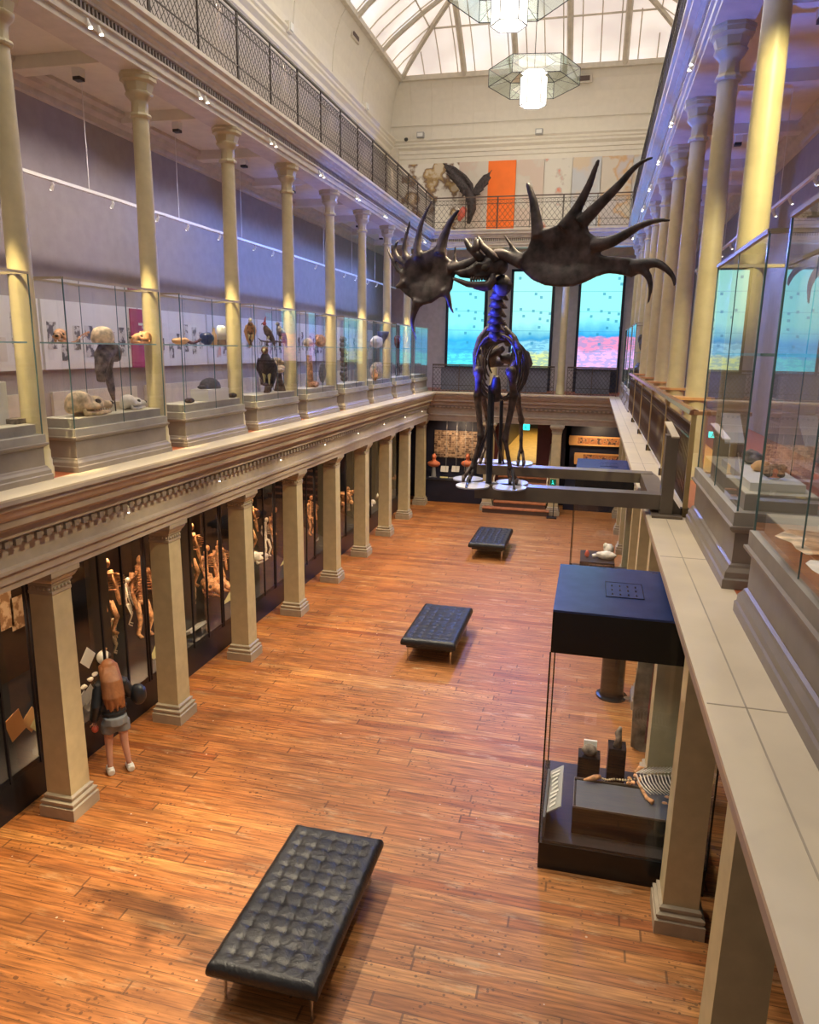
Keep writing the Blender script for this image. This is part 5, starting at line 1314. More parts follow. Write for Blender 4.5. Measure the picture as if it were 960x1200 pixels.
for (px, py, w_, hh, lab) in ((690, 872, .25, .20, 'dark cradle stand holding the skull fossil in the front vitrine'), (722, 870, .20, .36, 'taller black block carrying the small upright fossil in the front vitrine')):
    Y = 1.85; c = atY(px, py+22, Y); c.y = Y
    tag(MB().box(c.x-w_/2, c.x+w_/2, Y-.09, Y+.12, .32, .32+hh+.16).build('black_block', M['black']), lab, 'block', 'black blocks in the front vitrine')
    if w_ > .22: rock('skull_fossil', 'brown fossil skull with a white top on its dark cradle', 'fossil', (c.x, Y, .48+hh), (.09, .07, .07), 'greyb', 31); tag(MB().box(c.x-.07, c.x+.08, Y+.03, Y+.06, .68, .84).build('white_card', M['white']), 'white card behind the brown skull fossil', 'card')
    else:
        b = MB(); b.tube([(c.x, Y, .84), (c.x+.01, Y, .93), (c.x, Y, 1.0), (c.x+.02, Y, 1.08)], [.05, .035, .04, .018], 8); tag(b.build('upright_fossil', M['greyb'], None, True), 'small upright grey fossil figure on the taller black block', 'fossil')
o = MB().prism([(.66, .34), (1.45, .34), (1.45, .66), (.66, .58)], 'x', 5.165, 5.19).build('text_panel', M['greyslate']); tag(o, 'tall dark text panel with white lines against the left glass of the front vitrine', 'panel')
b = MB()
t = thing('label_strip', 'slanted pale label strip at the left inside of the front vitrine', 'label', (5.25, .75, .8))
b.obox((5.27, 1.15, .62), (.07, 0, .05), (0, .40, 0), (-.004, 0, .005)); b.build('board', M['greycard'], t)
b = MB(); rnd = random.Random(4)
for k in range(9): b.obox((5.25+.012*rnd.random(), .82+.08*k, .627), (.045*rnd.uniform(.6, 1), 0, .032), (0, .018, 0), (-.002, 0, .003))
b.build('text_blocks', M['white'], t)
# second vitrine contents
tag(MB().box(5.35, 6.1, 9.9, 10.9, .32, .75).build('dark_plinth', M['darkpanel']), 'dark plinth inside the second vitrine', 'plinth')
rock('pale_fossil', 'long pale fossil lying in the second vitrine', 'fossil', (5.92, 10.25, .75), (.22, .14, .10), 'whiteb', 41)
rock('coral_fossil', 'small coral coloured fossil at the left in the second vitrine', 'fossil', (5.5, 10.3, .75), (.05, .05, .09), 'red', 42)
rock('round_fossil', 'pale round fossil between the coral fossil and the long fossil', 'fossil', (5.66, 10.3, .75), (.05, .05, .05), 'whiteb', 43)
rock('shell_fossil', 'white spiral fossil at the back right of the second vitrine', 'fossil', (5.98, 10.6, .75), (.12, .12, .15), 'whiteb', 44)
t = thing('long_bones', 'bundle of long dark bones along the front of the second vitrine', 'bones', (5.7, 9.8, .4))
for k in range(6): MB().tube([(5.3+.05*k, 9.75+.02*k, .45+.05*k), (6.1, 9.78+.02*k, .40+.06*k)], .02, 6).build('bone', M['bark' if k % 2 else 'fossil'], t, True)
# black post stand seen through the front vitrine
t = thing('post_stand', 'black cylindrical post stand on the floor behind the front vitrine', 'stand', (5.98, 4.9, 0))
MB().lathe([(.24, 0), (.24, .03), (.18, .04), (.18, 1.25), (.19, 1.26), (.19, 1.30)], (5.98, 4.9, 0), 24).build('post', M['black'], t, 'auto'); MB().lathe([(.06, 0), (.06, .05)], (6.22, 4.8, 0), 12).build('foot', M['chrome'], t)
# leaning fossil slabs behind the vitrine
t = thing('fossil_slab', 'tall grey rock slab with rounded foot leaning behind the front vitrine', 'fossil', (6.35, 3.35, 0))
MB().prism([(6.20, .06), (6.32, 0), (6.48, 0), (6.52, .2), (6.50, 2.5), (6.28, 2.5), (6.18, .9)], 'y', 3.30, 3.38).build('slab', M['stonegrey'], t)
b = MB(); b.tube([(6.42, 3.27, .15), (6.45, 3.27, .9), (6.47, 3.26, 1.5), (6.46, 3.27, 2.4)], [.06, .08, .09, .08], 7); b.build('fossil_ridge', M['maroon'], t, True, REMESH(.02, 1))
t = thing('maroon_totem', 'dark maroon carved fossil column beside the leaning grey slab', 'fossil', (6.62, 3.6, 0)); b = MB(); rnd = random.Random(9)
for k in range(12): b.ball((6.62+rnd.uniform(-.03, .03), 3.6, .15+.2*k), (.10, .08, .13), 8)
b.build('column', M['maroon'], t, True, REMESH(.02, 1)); 
t = thing('oval_fossil', 'large dark oval disc fossil mounted high behind the front vitrine', 'fossil', (6.75, 2.95, 1.9)); MB().ball((6.78, 2.95, 1.95), (.26, .05, .50), 20).build('disc', M['featherdark'], t, True); MB().bar((6.78, 2.97, 0), (6.78, 2.97, 1.6), .02).build('stand', M['blackmetal'], t)
t = thing('tusk_arch', 'pale arched jaw bone on a dark mount behind the front vitrine', 'bone', (6.75, 2.5, 0)); MB().tube([(6.66, 2.6, .45), (6.69, 2.6, .9), (6.74, 2.6, 1.08), (6.79, 2.6, .9), (6.80, 2.6, .45)], [.02, .025, .03, .025, .02], 8).build('bone', M['paleb'], t, True); MB().bar((6.74, 2.63, 0), (6.74, 2.63, 1.08), .015).build('stand', M['blackmetal'], t)

# ------------------------------------------------------------------ ground level dark display cabinets, left
XC = -.72
desc = ['by the left edge', 'behind the person', 'with orange skeletons past the second column', 'with the white beaked skull', 'with warm shelf strips', 'with the orange coral tree', 'with pale blue specimens', 'farthest on the left']
cab0 = None
def cabinet(y0, y1, label, group):
    t = thing('wall_cabinet', label, 'display cabinet', (XC, y0, 0), group)
    MB().box(XC-1.15, XC, y0, y1, 0, .42).build('base', M['dark'], t)
    MB().box(XC-1.15, XC, y0, y1, 2.80, 3.29).build('header', M['dark'], t)
    MB().box(XC-1.15, XC-1.10, y0, y1, .42, 2.8).build('back_panel', M['cabback'], t)
    MB().box(XC-1.1, XC-.24, y0+1.30, y0+1.76, .42, 2.8).build('pier', M['dark'], t)
    for f in (.03, 1.26, 1.74, 2.22): MB().box(XC-.02, XC+.012, y0+f-.012, y0+f+.012, .42, 2.80).build('mullion', M['steeldark'], t)
    MB().prism([(XC-1.1, .42), (XC, .42), (XC, .50), (XC-1.1, .95)], 'y', y0, y1).build('sloping_deck', M['dark'], t)
    m_ = MB(); m_.face([(XC, y0, .42), (XC, y1, .42), (XC, y1, 2.8), (XC, y0, 2.8)]); m_.build('glass_pane', M['glasscab'], t)
    return t
M['cabback'] = mat('cabinet_back_brown', (.028, .014, .011), .6, noise=.3, scale=2)
for i, n in enumerate(range(-1, 7)):
    y0 = .42+S*n+.0; lab = 'black glazed wall cabinet '+desc[i]
    if cab0 is None: cab0 = cabinet(y0, y0+S, lab, 'black wall cabinets of the left aisle')
    else: dup(cab0, (XC, y0, 0), lab)
    for q_, e_ in ((.65, 22), (1.98, 85)): light('cabinet_light', 'SPOT', (XC-.25, y0+q_, 2.75), (XC-.75, y0+q_, .9), e_, (1, .66, .36), spot_size=R(120), spot_blend=.6, shadow_soft_size=.05)
dup(cab0, (XC, .42+S*7, 0), 'black glazed wall cabinet in the far left corner')
def G(px, py, X): return atX(px, py, X)
def card(px, py, X, w_, h_, m, lab, tilt=0, cat='label card'):
    c = G(px, py, X); o = MB().obox(c, (.003, 0, 0), (0, w_/2*cos(tilt), w_/2*sin(tilt)), (0, -h_/2*sin(tilt), h_/2*cos(tilt))).build('label_card', M[m]); tag(o, lab, cat, 'label cards in the left cabinets'); return o
card(18, 850, -.9, .24, .30, 'orangecard', 'orange slanted card low in the cabinet by the left edge', .3)
card(37, 843, -.95, .22, .24, 'orangecard', 'smaller orange card right of the first orange card', .6)
card(46, 847, -.85, .20, .22, 'yellowcard', 'yellow card half hidden by the nearest column', .7)
card(7, 715, -1.75, .22, .50, 'print_warm', 'narrow framed print high in the cabinet by the left edge', 0, 'picture')
card(27, 715, -1.75, .42, .44, 'print_warm', 'square framed print high in the cabinet by the left edge', 0, 'picture')
card(103, 771, -.95, .22, .22, 'white', 'white diamond card just right of the nearest column', .8)
card(104, 814, -.88, .22, .18, 'greycard', 'grey white card on the sloping deck beside the person', .5); card(97, 820, -.86, .18, .16, 'greycard', 'darker grey card on the deck left of the person', .5)
card(99, 853, -.80, .14, .16, 'bluecard', 'bright blue diamond card low beside the nearest column', .7)
card(184, 765, -.9, .24, .24, 'yellowcard', 'pale yellow diamond card beside the second column', .8)
card(159, 765, -1.3, .22, .30, 'print_fossil', 'small orange picture behind the person', 0, 'picture')
card(268, 705, -1.0, .34, .26, 'yellowcard', 'yellow green card under the orange skeletons', .5)
card(331, 667, -1.0, .42, .28, 'yellowcard', 'yellow label board near the white beaked skull', .4)
card(371, 640, -1.0, .40, .30, 'greycard', 'grey label board in the cabinet with shelf strips', .3)
c = G(223, 738, -.95); t = thing('label_lectern', 'grey white sloping label lectern lying right of the second column', 'lectern', c)
MB().obox(c, (.16, 0, .07), (0, .26, 0), (-.01, 0, .02)).build('board', M['greycard'], t); MB().obox(c+Vector((.08, -.05, .055)), (.03, 0, .013), (0, .07, 0), (-.002, 0, .004)).build('label', M['white'], t)
# toy like puffin above the person, small pale shells
c = G(121, 770, -.84); t = thing('puffin_head', 'round black and white puffin head with orange beak above the person', 'bird', c)
MB().ball(c, (.08, .095, .095), 14).build('head', M['white'], t, True); MB().ball(c+Vector((.045, .04, 0)), (.05, .05, .055), 12).build('cheek', M['featherdark'], t, True); MB().tube([c+Vector((.01, -.01, .08)), c+Vector((.02, .02, .12)), c+Vector((.02, .06, .10))], [.022, .03, .008], 8).build('beak', M['orangecard'], t, True); MB().bar(c, Vector((c.x, c.y, .75)), .012).build('stand', M['blackmetal'], t)
for px, py, lab in ((111, 788, 'white shell specimen left of the person'), (106, 794, 'grey white specimen under the white shell'), (98, 803, 'small white oval specimen beside the nearest column')):
    q = G(px, py, -.9); rock('white_specimen', lab, 'specimen', (q.x, q.y, q.z-.05), (.035, .05, .03), 'whiteb', px)
# skeleton birds and hanging skeletons
c = G(151, 725, -1.1); t = bones('bird_skeleton', 'white long beaked bird skeleton hanging in the cabinet behind the person', 'skeleton', (c.x, c.y, c.z-.1), .75, 'whiteb', R(30), wide=.2)
for (px, py, X, h, m, lab) in ((165, 690, -1.35, 1.35, 'fossil', 'tall orange lit hanging skeleton just before the second column'), (243, 672, -1.3, 1.0, 'fossil', 'left orange standing skeleton past the second column'), (256, 655, -1.2, .95, 'fossil', 'right orange standing skeleton past the second column'),
                               (322, 632, -1.3, 1.1, 'fossil', 'orange skeleton right of the white beaked skull'), (332, 628, -1.2, .8, 'paleb', 'pale ribbed skeleton beside the third column'), (312, 628, -1.4, .9, 'whiteb', 'dim pale skeleton behind the white beaked skull'), (364, 610, -1.2, 1.0, 'fossil', 'orange brown skeleton in the cabinet with shelf strips')):
    c = G(px, py, X); bones('standing_skeleton', lab, 'skeleton', (c.x, c.y, max(.75, c.z-h*.6)), h, m, R(-20), 'lit skeletons in the left cabinets', wide=.6, th=2.0)
for (px, py, X, L, lab) in ((250, 690, -1.1, .55, 'large orange skull low among the orange skeletons'), (262, 685, -1.0, .45, 'orange skull nearest the third column')): c = G(px, py, X); skull('orange_skull', lab, 'skull', (c.x, c.y, c.z-.1), L*1.2, R(-30), 'fossil', 'orange skulls in the left cabinets')
xtra = [(0, 'above the yellow diamond card'), (1, 'beside the third column'), (2, 'beside the fourth column'), (3, 'beside the fifth column')]
for n, lab in xtra:
    for q_, (dx, dz, h, mm) in enumerate(((-.35, 1.25, 1.15, 'fossil'), (-.75, 1.0, 1.2, 'fossil'), (-.5, .85, .55, 'paleb'))):
        y = .42+S*n+1.85+.14*q_
        bones('lit_skeleton', '%s orange lit skeleton in the narrow window %s' % (['front', 'rear', 'small low'][q_], lab), 'skeleton', (XC+dx, y, dz), h, mm, R(15*q_), 'mounted skeletons in the narrow windows', wide=.7, th=2.2)
c = G(303, 659, -.85); skull('beaked_skull', 'long white beaked skull beside the third column', 'skull', c, .55, R(70), 'whiteb')
for k in range(4):
    c = G(366, 565+9*k, -1.5); tag(MB().box(c.x-.2, c.x, c.y-.5, c.y+.5, c.z, c.z+.04).build('lit_shelf', M['fossil']), '%s warm lit shelf strip in the cabinet after the third bay' % ['topmost', 'second highest', 'second lowest', 'lowest'][k], 'shelf', 'warm shelf strips')
c = G(406, 598, -1.1); t = thing('coral_tree', 'orange red branching coral tree between the fifth and sixth columns', 'coral', (c.x, c.y, .85)); b = MB(); rnd = random.Random(2); z1 = c.z+.25
for k in range(16):
    a = rnd.uniform(0, 6.28); r_ = rnd.uniform(.1, .42); b.tube([(c.x, c.y, 1.0), (c.x+.4*r_*cos(a), c.y+.5*r_*sin(a), 1.35), (c.x+.8*r_*cos(a), c.y+r_*sin(a), rnd.uniform(1.5, z1))], [.03, .025, .03], 6); b.ball((c.x+.8*r_*cos(a), c.y+r_*sin(a), rnd.uniform(1.5, z1)), .06, 6)
b.build('branches', M['fossil'], t, True); MB().lathe([(.12, .85), (.08, 1.05)], (c.x, c.y, 0), 10).build('foot', M['bark'], t)
for k, (px, py) in enumerate(((437, 592), (441, 584), (434, 596), (441, 598))): c = G(px, py, -1.0); rock('pale_specimen', '%s of the pale blue white specimens between the sixth and seventh columns' % ['lowest left', 'highest', 'leftmost', 'lowest right'][k], 'specimen', c, (.08, .12, .10), 'whiteb', 50+k, 'pale specimens in the far left cabinet')
c = G(462, 563, -1.0); rock('orange_specimen', 'orange specimen seen between the last two left columns', 'specimen', c, (.08, .16, .12), 'fossil', 60)

# ------------------------------------------------------------------ far end, ground level
def E(px, py, Y): return atY(px, py, Y)
t = thing('end_cabinet', 'low dark cabinet with sloping desk under the photo grid at the far left', 'cabinet', (.75, 19.2, 0))
MB().prism([(18.85, 0), (19.6, 0), (19.6, 1.05), (18.85, .78)], 'x', -.5, 1.9).build('body', M['navy'], t); MB().box(-.5, 1.9, 18.84, 18.87, .74, .80).build('edge', M['steeldark'], t)
t = thing('end_cabinet', 'low dark cabinet under the fossil panels right of the stairs', 'cabinet', (5.6, 19.2, 0)); MB().prism([(18.85, 0), (19.6, 0), (19.6, 1.05), (18.85, .78)], 'x', 4.65, 8).build('body', M['navy'], t)
a_, b2 = E(509.5, 504, 19.5), E(561, 538, 19.5)
o = MB().box(a_.x, b2.x, 19.52, 19.58, b2.z, a_.z).build('photo_grid', M['gridpic']); tag(o, 'large brown grid of many small photographs on the far left end wall', 'picture')
for px in (524, 536, 546, 554):
    c = E(px, 500, 18.95); o = MB().bar((c.x, c.y, 1.1), (c.x, c.y, 3.3), .007).build('hanging_wire', M['greycard']); tag(o, '%s thin hanging wire before the photo grid' % {524: 'leftmost', 536: 'second', 546: 'third', 554: 'rightmost'}[px], 'wire', 'wires before the photo grid')
def bust(px, py, lab, s=1.0):
    c = E(px, py, 19.1); t = thing('bust', lab, 'bust', (c.x, c.y, .85)); b = MB(); z = c.z
    b.ball((c.x, c.y, z+.30*s), (.085*s, .10*s, .12*s)); b.tube([(c.x, c.y, z+.26*s), (c.x, c.y, z+.12*s)], [.06*s, .08*s], 8); b.ball((c.x, c.y, z+.05*s), (.24*s, .13*s, .12*s)); b.ball((c.x, c.y-.10*s, z+.30*s), (.02, .03, .03))
    b.build('figure', M['fossilb'], t, True, REMESH(.02, 2)); MB().lathe([(.09*s, .86), (.06*s, z-.05)], (c.x, c.y, 0), 10).build('stand', M['greycard'], t)
M['fossilb'] = mat('orange_bust', (.75, .22, .10), .5)
bust(508.5, 545, 'orange bust on a stand at the far left, beside the corner column'); bust(548, 545, 'orange bust partly hidden behind the elk front leg')
for px, py, mt, lab in ((521, 549.5, 'white', 'left white card above the low end cabinet'), (534, 549.5, 'white', 'second white card above the low end cabinet'), (520, 562, 'yellowcard', 'yellow card on the low end cabinet'), (507, 562, 'greycard', 'grey card below the orange bust'), (530, 563, 'greycard', 'grey card right of the yellow card')):
    c = E(px, py, 18.98 if py > 555 else 19.3); tag(MB().obox(c, (.14, 0, 0), (0, .004, 0), (0, .05, .10)).build('label_card', M[mt]), lab, 'label card', 'cards at the far end cabinet')
# fossil panels right of the stairs
for (x0, y0, x1, y1, lab) in ((669, 512, 728, 525, 'upper orange fossil panel on the far right end wall'), (675, 532, 728, 548, 'lower orange fossil panel behind the blue-reflecting vitrine lid')):
    a_, b2 = E(x0, y0, 19.45), E(x1+60, y1, 19.45); t = thing('fossil_panel', lab, 'fossil', (a_.x, 19.45, b2.z), 'fossil panels right of the stairs')
    MB().box(a_.x, b2.x, 19.45, 19.58, b2.z, a_.z).build('panel', M['print_fossil'], t)
    m_ = MB(); m_.box(a_.x-.04, b2.x+.04, 19.43, 19.46, a_.z, a_.z+.05); m_.box(a_.x-.04, b2.x+.04, 19.43, 19.46, b2.z-.05, b2.z); m_.box(a_.x-.05, a_.x+.25, 19.43, 19.46, b2.z, a_.z); m_.build('frame', M['orangecard'], t)
light('panel_light', 'SPOT', (5.6, 18.6, 2.85), (5.8, 19.5, 1.9), 60, (1, .7, .4), spot_size=R(120), spot_blend=.6, shadow_soft_size=.05)
light('panel_light', 'SPOT', (.9, 18.5, 2.85), (.9, 19.5, 1.6), 70, (1, .72, .45), spot_size=R(120), spot_blend=.6, shadow_soft_size=.05)
# stairs
M['maroonpaint'] = mat('maroon_paint', (.09, .02, .03), .5)
st = thing('staircase', 'wide timber stairs rising through the far end wall between two columns', 'stairs', (3.2, 17.65, 0))
for k in range(8):
    y = 17.60+.28*k; z = .17*(k+1); xa, xb = (2.06, 4.24) if k == 0 else (2.39, 4.11)
    MB().box(xa, xb, y, 17.86 if k == 0 else 19.95, z-.17, z-.03).build('riser', M['riser'], st); MB().box(xa-.01, xb+.01, y-.03, y+.28, z-.03, z).build('tread', M['tread'], st)
for s_, x in (('left', 2.36), ('right', 4.12)):
    hr = thing('stair_handrail', 'pale curved handrail on the %s side of the stairs' % s_, 'handrail', (x, 17.9, 0), 'stair handrails')
    MB().tube([(x, 17.95, .35), (x, 17.9, .95), (x, 18.02, 1.12), (x, 18.3, 1.28), (x, 19.6, 2.2), (x, 19.95, 2.35), (x, 20.05, 2.2), (x, 20.05, 1.4)], .026, 8).build('rail', M['brass2'], hr, True) if 'brass2' in M else MB().tube([(x, 17.95, .35), (x, 17.9, .95), (x, 18.02, 1.12), (x, 18.3, 1.28), (x, 19.6, 2.2), (x, 19.95, 2.35), (x, 20.05, 2.2), (x, 20.05, 1.4)], .026, 8).build('rail', M['ledge'], hr, True)
# portal linings
s = MB(); s.box(2.0, 2.42, 19.5, 20.2, 0, 2.95); s.box(3.62, 4.45, 19.5, 20.2, 0, 2.95); s.box(2.0, 4.45, 19.5, 19.95, 2.86, 2.95)
struct(s.build('door_1', M['maroonpaint']))
c = E(616, 500.5, 19.4); t = thing('exit_sign', 'small glowing blue green exit sign over the stairs', 'sign', c); MB().box(c.x-.14, c.x+.14, 19.38, 19.42, c.z-.10, c.z+.10).build('light_box', M['exitg'], t); MB().box(c.x-.02, c.x+.02, 19.41, 19.6, c.z-.02, c.z+.02).build('bracket', M['blackmetal'], t)
m_ = MB(); m_.ball((c.x, 19.375, c.z+.05), (.018, .006, .018), 8); m_.tube([(c.x, 19.375, c.z+.03), (c.x+.01, 19.375, c.z-.02), (c.x+.05, 19.375, c.z-.07)], .010, 5); m_.tube([(c.x, 19.375, c.z-.02), (c.x-.04, 19.375, c.z-.06)], .010, 5); m_.tube([(c.x-.05, 19.375, c.z), (c.x, 19.375, c.z+.02), (c.x+.05, 19.375, c.z+.01)], .008, 5); m_.build('running_figure', M['exitd'], t)
c = E(648, 566, 17.75); t = thing('column_sign', 'small dark green running figure sign on the column right of the stairs', 'sign', c)
MB().box(c.x-.10, c.x+.10, 17.81, 17.84, c.z-.11, c.z+.11).build('plate', M['exitd'], t); m_ = MB(); m_.ball((c.x-.01, 17.805, c.z+.055), (.016, .005, .016), 8); m_.tube([(c.x-.01, 17.805, c.z+.03), (c.x, 17.805, c.z-.01), (c.x+.03, 17.805, c.z-.06)], .008, 5); m_.tube([(c.x, 17.805, c.z-.01), (c.x-.04, 17.805, c.z-.05)], .008, 5); m_.build('running_figure', M['exitg'], t)
t = thing('barrier_post', 'thin dark barrier post on a square foot before the right stair column', 'post', (4.6, 17.1, 0)); q = atZ(648, 607, 0); t.location = q
MB().bar(q, q+Vector((0, 0, .95)), .02).build('pole', M['steeldark'], t); MB().box(q.x-.2, q.x+.12, q.y-.15, q.y+.15, 0, .03).build('foot', M['steeldark'], t)

# ground right side: dark cabinets behind the right columns
for i, n in enumerate(range(-2, 8)):
    lab = 'black wall cabinet of the right aisle, %s from the viewer' % ORD[i]
    y0 = .42+S*n; t = thing('aisle_cabinet', lab, 'display cabinet', (7.35, y0, 0), 'black wall cabinets of the right aisle')
    MB().box(7.35, 8.2, y0, y0+S, 0, .8).build('base', M['dark'], t); MB().box(7.35, 8.2, y0, y0+S, 2.6, 3.29).build('header', M['dark'], t); MB().box(7.9, 8.2, y0, y0+S, .8, 2.6).build('back_panel', M['darkpanel'], t); MB().box(7.35, 7.6, y0, y0+.25, .8, 2.6).build('pier', M['dark'], t)

# ------------------------------------------------------------------ the visitor
def person():
    base = Vector((-.16, 1.05, 0)); t = thing('person', 'person with long auburn hair, black puffer jacket and grey shorts, facing a cabinet', 'person', base)
    f = Vector((-.72, .69, 0)).normalized(); r = Vector((f.y, -f.x, 0))    # facing the cabinet; r = her right
    def W(a, b, z): return base+f*a+r*b+Vector((0, 0, z))
    def skin_mesh(name, verts, edges, radii, mt, par, sub=2):
        me = bpy.data.meshes.new(name); me.from_pydata([v-base for v in verts], edges, []); me.materials.append(M[mt]); o = bpy.data.objects.new(name, me); C.objects.link(o); o.parent = par
        o.modifiers.new('skin', 'SKIN')
        for i, r_ in enumerate(radii):
            sv = me.skin_vertices[0].data[i]; sv.radius = (r_, r_) if not hasattr(r_, '__len__') else r_; sv.use_root = (i == 0)
        sb = o.modifiers.new('sub', 'SUBSURF'); sb.levels = sub; sb.render_levels = sub
        for md in o.modifiers:
            if md.type == 'SKIN': md.use_smooth_shade = True
        return o
    V_ = [W(0, 0, .88), W(.03, 0, 1.05), W(.07, 0, 1.20), W(.12, 0, 1.34), W(.18, 0, 1.42), W(.235, 0, 1.50),   # pelvis..neck..head base
          W(.0, -.09, .80), W(.02, -.11, .46), W(-.03, -.12, .10), W(.07, -.12, .04),
          W(.0, .09, .80), W(-.03, .10, .46), W(-.06, .14, .10), W(.04, .16, .04),
          W(.12, -.17, 1.33), W(.02, -.24, 1.10), W(.10, -.26, .87), W(.13, -.26, .80),
          W(.12, .17, 1.33), W(.16, .27, 1.13), W(.33, .24, 1.08), W(.40, .22, 1.09)]
    E_ = [(0, 1), (1, 2), (2, 3), (3, 4), (4, 5), (0, 6), (6, 7), (7, 8), (8, 9), (0, 10), (10, 11), (11, 12), (12, 13), (3, 14), (14, 15), (15, 16), (16, 17), (3, 18), (18, 19), (19, 20), (20, 21)]
    Rr = [(.12, .09), (.10, .08), (.10, .08), (.09, .07), .05, .05, (.085, .085), .058, .038, .035, (.085, .085), .058, .038, .035, .055, .04, .028, .026, .055, .04, .028, .026]
    skin_mesh('body', V_, E_, Rr, 'skin', t)
    hc = W(.27, 0, 1.575)
    h = MB(); h.ball(hc, (.082, .09, .11), 16); h.ball(hc+f*.07+Vector((0, 0, -.03)), (.05, .05, .06), 10); h.ball(hc+f*.105+Vector((0, 0, -.01)), (.016, .016, .022), 8)
    h.tube([hc+f*.10+r*-.02+Vector((0, 0, -.055)), hc+f*.105+Vector((0, 0, -.055)), hc+f*.10+r*.02+Vector((0, 0, -.055))], .006, 5)
    for s_ in (-1, 1): h.ball(hc+f*.088+r*(.032*s_)+Vector((0, 0, .01)), (.012, .012, .009), 8); h.ball(hc+r*(.084*s_), (.02, .02, .03), 8)
    h.build('head', M['skin'], t, True, REMESH(.008, 2))
    hr = MB(); hr.ball(hc-f*.025+Vector((0, 0, .025)), (.108, .108, .115), 16); rnd = random.Random(1)
    for k in range(26):
        a = pi*.25+pi*1.5*k/25; d = -f*cos(a-pi)*-1
        dx = cos(a); sx = sin(a); root = hc+f*(.085*dx*.8)+r*(.10*sx)+Vector((0, 0, .03)); ln = .56+rnd.uniform(-.07, .05)
        hr.tube([root, root-f*.21+r*(.01*sx)+Vector((0, 0, -.16)), root-f*(.28+.02*rnd.random())+r*(.015*sx)+Vector((0, 0, -.38)), root-f*(.30)+r*(rnd.uniform(-.02, .04))+Vector((0, 0, -ln))], [.036, .040, .040, .014], 6)
    for k in range(9):
        sx = -1+k/4; q0 = hc-f*.12+r*(.07*sx)+Vector((0, 0, .04)); hr.tube([q0, q0-f*.12+r*(.05*sx)+Vector((0, 0, -.18)), q0-f*.19+r*(.04*sx+.03*sin(k*2.1))+Vector((0, 0, -.36)), q0-f*.22+r*(.05*sin(k*1.7))+Vector((0, 0, -.52-.04*(k % 3)))], [.014, .018, .017, .006], 5)
    hr.build('hair', M['hair'], t, True, [('REMESH', dict(mode='VOXEL', voxel_size=.012, use_smooth_shade=True)), ('SMOOTH', dict(factor=.4, iterations=1))])
    # hands with fingers
    def hand(wr, d, nrm, mt='skin'):
        d = d.normalized(); nrm = (nrm-d*nrm.dot(d)).normalized(); sd = d.cross(nrm); m_ = MB()
        m_.tube([wr, wr+d*.04, wr+d*.08], [.026, .034, .034], 8)
        for k, ln in enumerate((.060, .070, .066, .050)):
            b0 = wr+d*.08+sd*(-.027+.018*k); m_.tube([b0, b0+d*ln*.5+nrm*.006, b0+d*ln*.85+nrm*.022, b0+d*ln*.95+nrm*.034], [.009, .0085, .008, .006], 6)
        b0 = wr+d*.03+sd*-.03; m_.tube([b0, b0+d*.025+sd*-.022+nrm*.008, b0+d*.055+sd*-.026+nrm*.02], [.011, .010, .008], 6)
        return m_.build('hand', M[mt], t, True)
    hand(V_[17], Vector((0, 0, -1))+f*.2, f); hand(V_[21], f+Vector((0, 0, .05)), Vector((0, 0, -1)))
    # puffer jacket: body, quilted rings, sleeves
    j = MB(); 
    for k in range(9):
        z = .84+.062*k; lean = .03+.14*max(0, (z-.9)/.5)**1.2; wx = .195-.01*abs(k-3); j.ball(W(lean, 0, z), (1, 1, 1), 14) if False else None
        q = W(lean, 0, z); rot = Matrix((tuple(f), tuple(r), (0, 0, 1))).transposed(); j.ball(q, (.15, wx-.005, .056), 14, rot)
    j.tube([W(.04, 0, .83), W(.07, 0, 1.1), W(.14, 0, 1.38)], [.15, .15, .14], 12)
    j.tube([W(.14, 0, 1.36), W(.21, 0, 1.47)], [.15, .095], 12); j.tube([W(.12, -.20, 1.33), W(.14, -.1, 1.38), W(.14, .1, 1.38), W(.12, .20, 1.33)], [.085, .10, .10, .085], 10)
    for idx in ((14, 15, 16), (18, 19, 20)):
        P_ = [V_[i] for i in idx]; j.tube(P_, [.085, .075, .055], 10)
        for a, b in zip(P_, P_[1:]):
            for s_ in (.15, .4, .65, .9): j.ball(a.lerp(b, s_), .075, 10)
    j.build('jacket', M['puffer'], t, True, REMESH(.014, 2))
    s_ = MB(); s_.tube([W(0, 0, .92), W(0, 0, .80)], [.165, .18], 12); s_.tube([W(0, -.09, .82), W(.01, -.10, .66)], [.11, .105], 12); s_.tube([W(0, .09, .82), W(-.01, .10, .66)], [.11, .105], 12)
    s_.build('shorts', M['shorts'], t, True, REMESH(.016, 2))
    for a in ((-.03, -.12), (-.06, .15)):
        sh = MB(); c = W(a[0]+.05, a[1], .0); e2 = f*.13
        sh.tube([c-e2+Vector((0, 0, .045)), c-e2*.3+Vector((0, 0, .055)), c+e2*.5+Vector((0, 0, .04)), c+e2+Vector((0, 0, .03))], [.052, .058, .052, .034], 10); sh.tube([c-e2*.55+Vector((0, 0, .06)), c-e2*.5+Vector((0, 0, .115))], [.045, .042], 10)
        so = sh.build('shoe', M['shoe'], t, True, REMESH(.010, 2))
        mk = MB(); mk.tube([c-e2*.5-r*.052+Vector((0, 0, .045)), c-r*.055+Vector((0, 0, .03)), c+e2*.4-r*.046+Vector((0, 0, .055))], [.003, .006, .002], 5); mk.build('shoe_mark', M['blackmetal'], so)
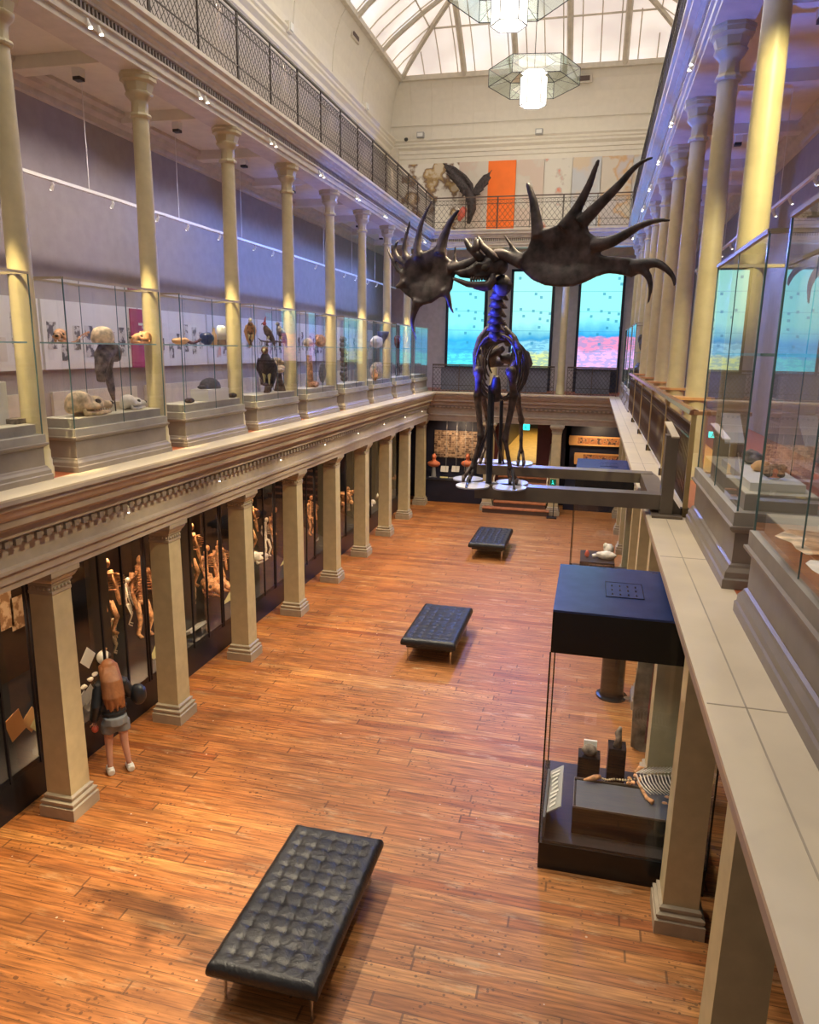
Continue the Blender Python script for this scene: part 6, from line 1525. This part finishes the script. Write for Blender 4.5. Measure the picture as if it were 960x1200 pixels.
    tag(MB().ball(W(.10, .36, 1.12), (.13, .10, .17), 12).build('shoulder_bag', M['puffer'], t, True)); b = MB(); b.ball(W(.08, .40, 1.20), (.08, .06, .05), 10); b.build('blue_pocket', M['bluebag'], t, True)
    MB().ball(V_[17]+Vector((0, 0, -.10)), (.05, .05, .06), 10).build('red_glove', M['red'], t, True)
    t.scale = (.86, .86, .84)
person()
light('column_spot', 'SPOT', (7.1, -2.6, 8.4), (6.49, .225, 6.6), 900, (1, .86, .42), spot_size=R(34), spot_blend=.6, shadow_soft_size=.03)
# tracked spots that light the aisle floor and cases
for n in range(0, 8):
    light('aisle_spot', 'SPOT', (6.1, .9+S*n-.8, 9.9), (-.1, .9+S*n, 1.2), 1700 if n > 1 else 1200, (1, .84, .50), spot_size=R(30), spot_blend=.5, shadow_soft_size=.04)
for n in range(-1, 8):
    bl_ = max(0, min(1, (n-.5)/2.5))  # wall washers are added; their blue tint stands in for blue spill
    for q_ in (.7, 1.85): light('added_wall_washer', 'SPOT', (-.75, q_+S*n, 8.3), (WL-.2, q_+S*n, 4.8), 62+45*bl_, (1-.80*bl_, .86-.52*bl_, .74+.26*bl_), spot_size=R(120), spot_blend=1, shadow_soft_size=.05)
    light('added_wall_washer', 'SPOT', (7.55, 1.3+S*n, 7.15), (WR+.1, 1.3+S*n, 5.6), 70, (.25, .36, 1), spot_size=R(150), spot_blend=1, shadow_soft_size=.05)
    light('box_spot', 'SPOT', (.02, .56+S*n-1.45, 8.4), (-.3, .56+S*n, 4.2), 1300, (1, .78, .36), spot_size=R(13), spot_blend=.7, shadow_soft_size=.03)
    light('case_spot', 'SPOT', (-.9, 1.5+S*n, 7.1), (-.2, 1.5+S*n, 4.6), 110, (1, .86, .66), spot_size=R(70), spot_blend=.8, shadow_soft_size=.05)
for n in range(-2, 8, 2):
    light('case_spot', 'SPOT', (7.4, 1.5+S*n, 7.1), (6.5, 1.5+S*n, 4.5), 60, (1, .86, .60), spot_size=R(80), spot_blend=.8, shadow_soft_size=.05)
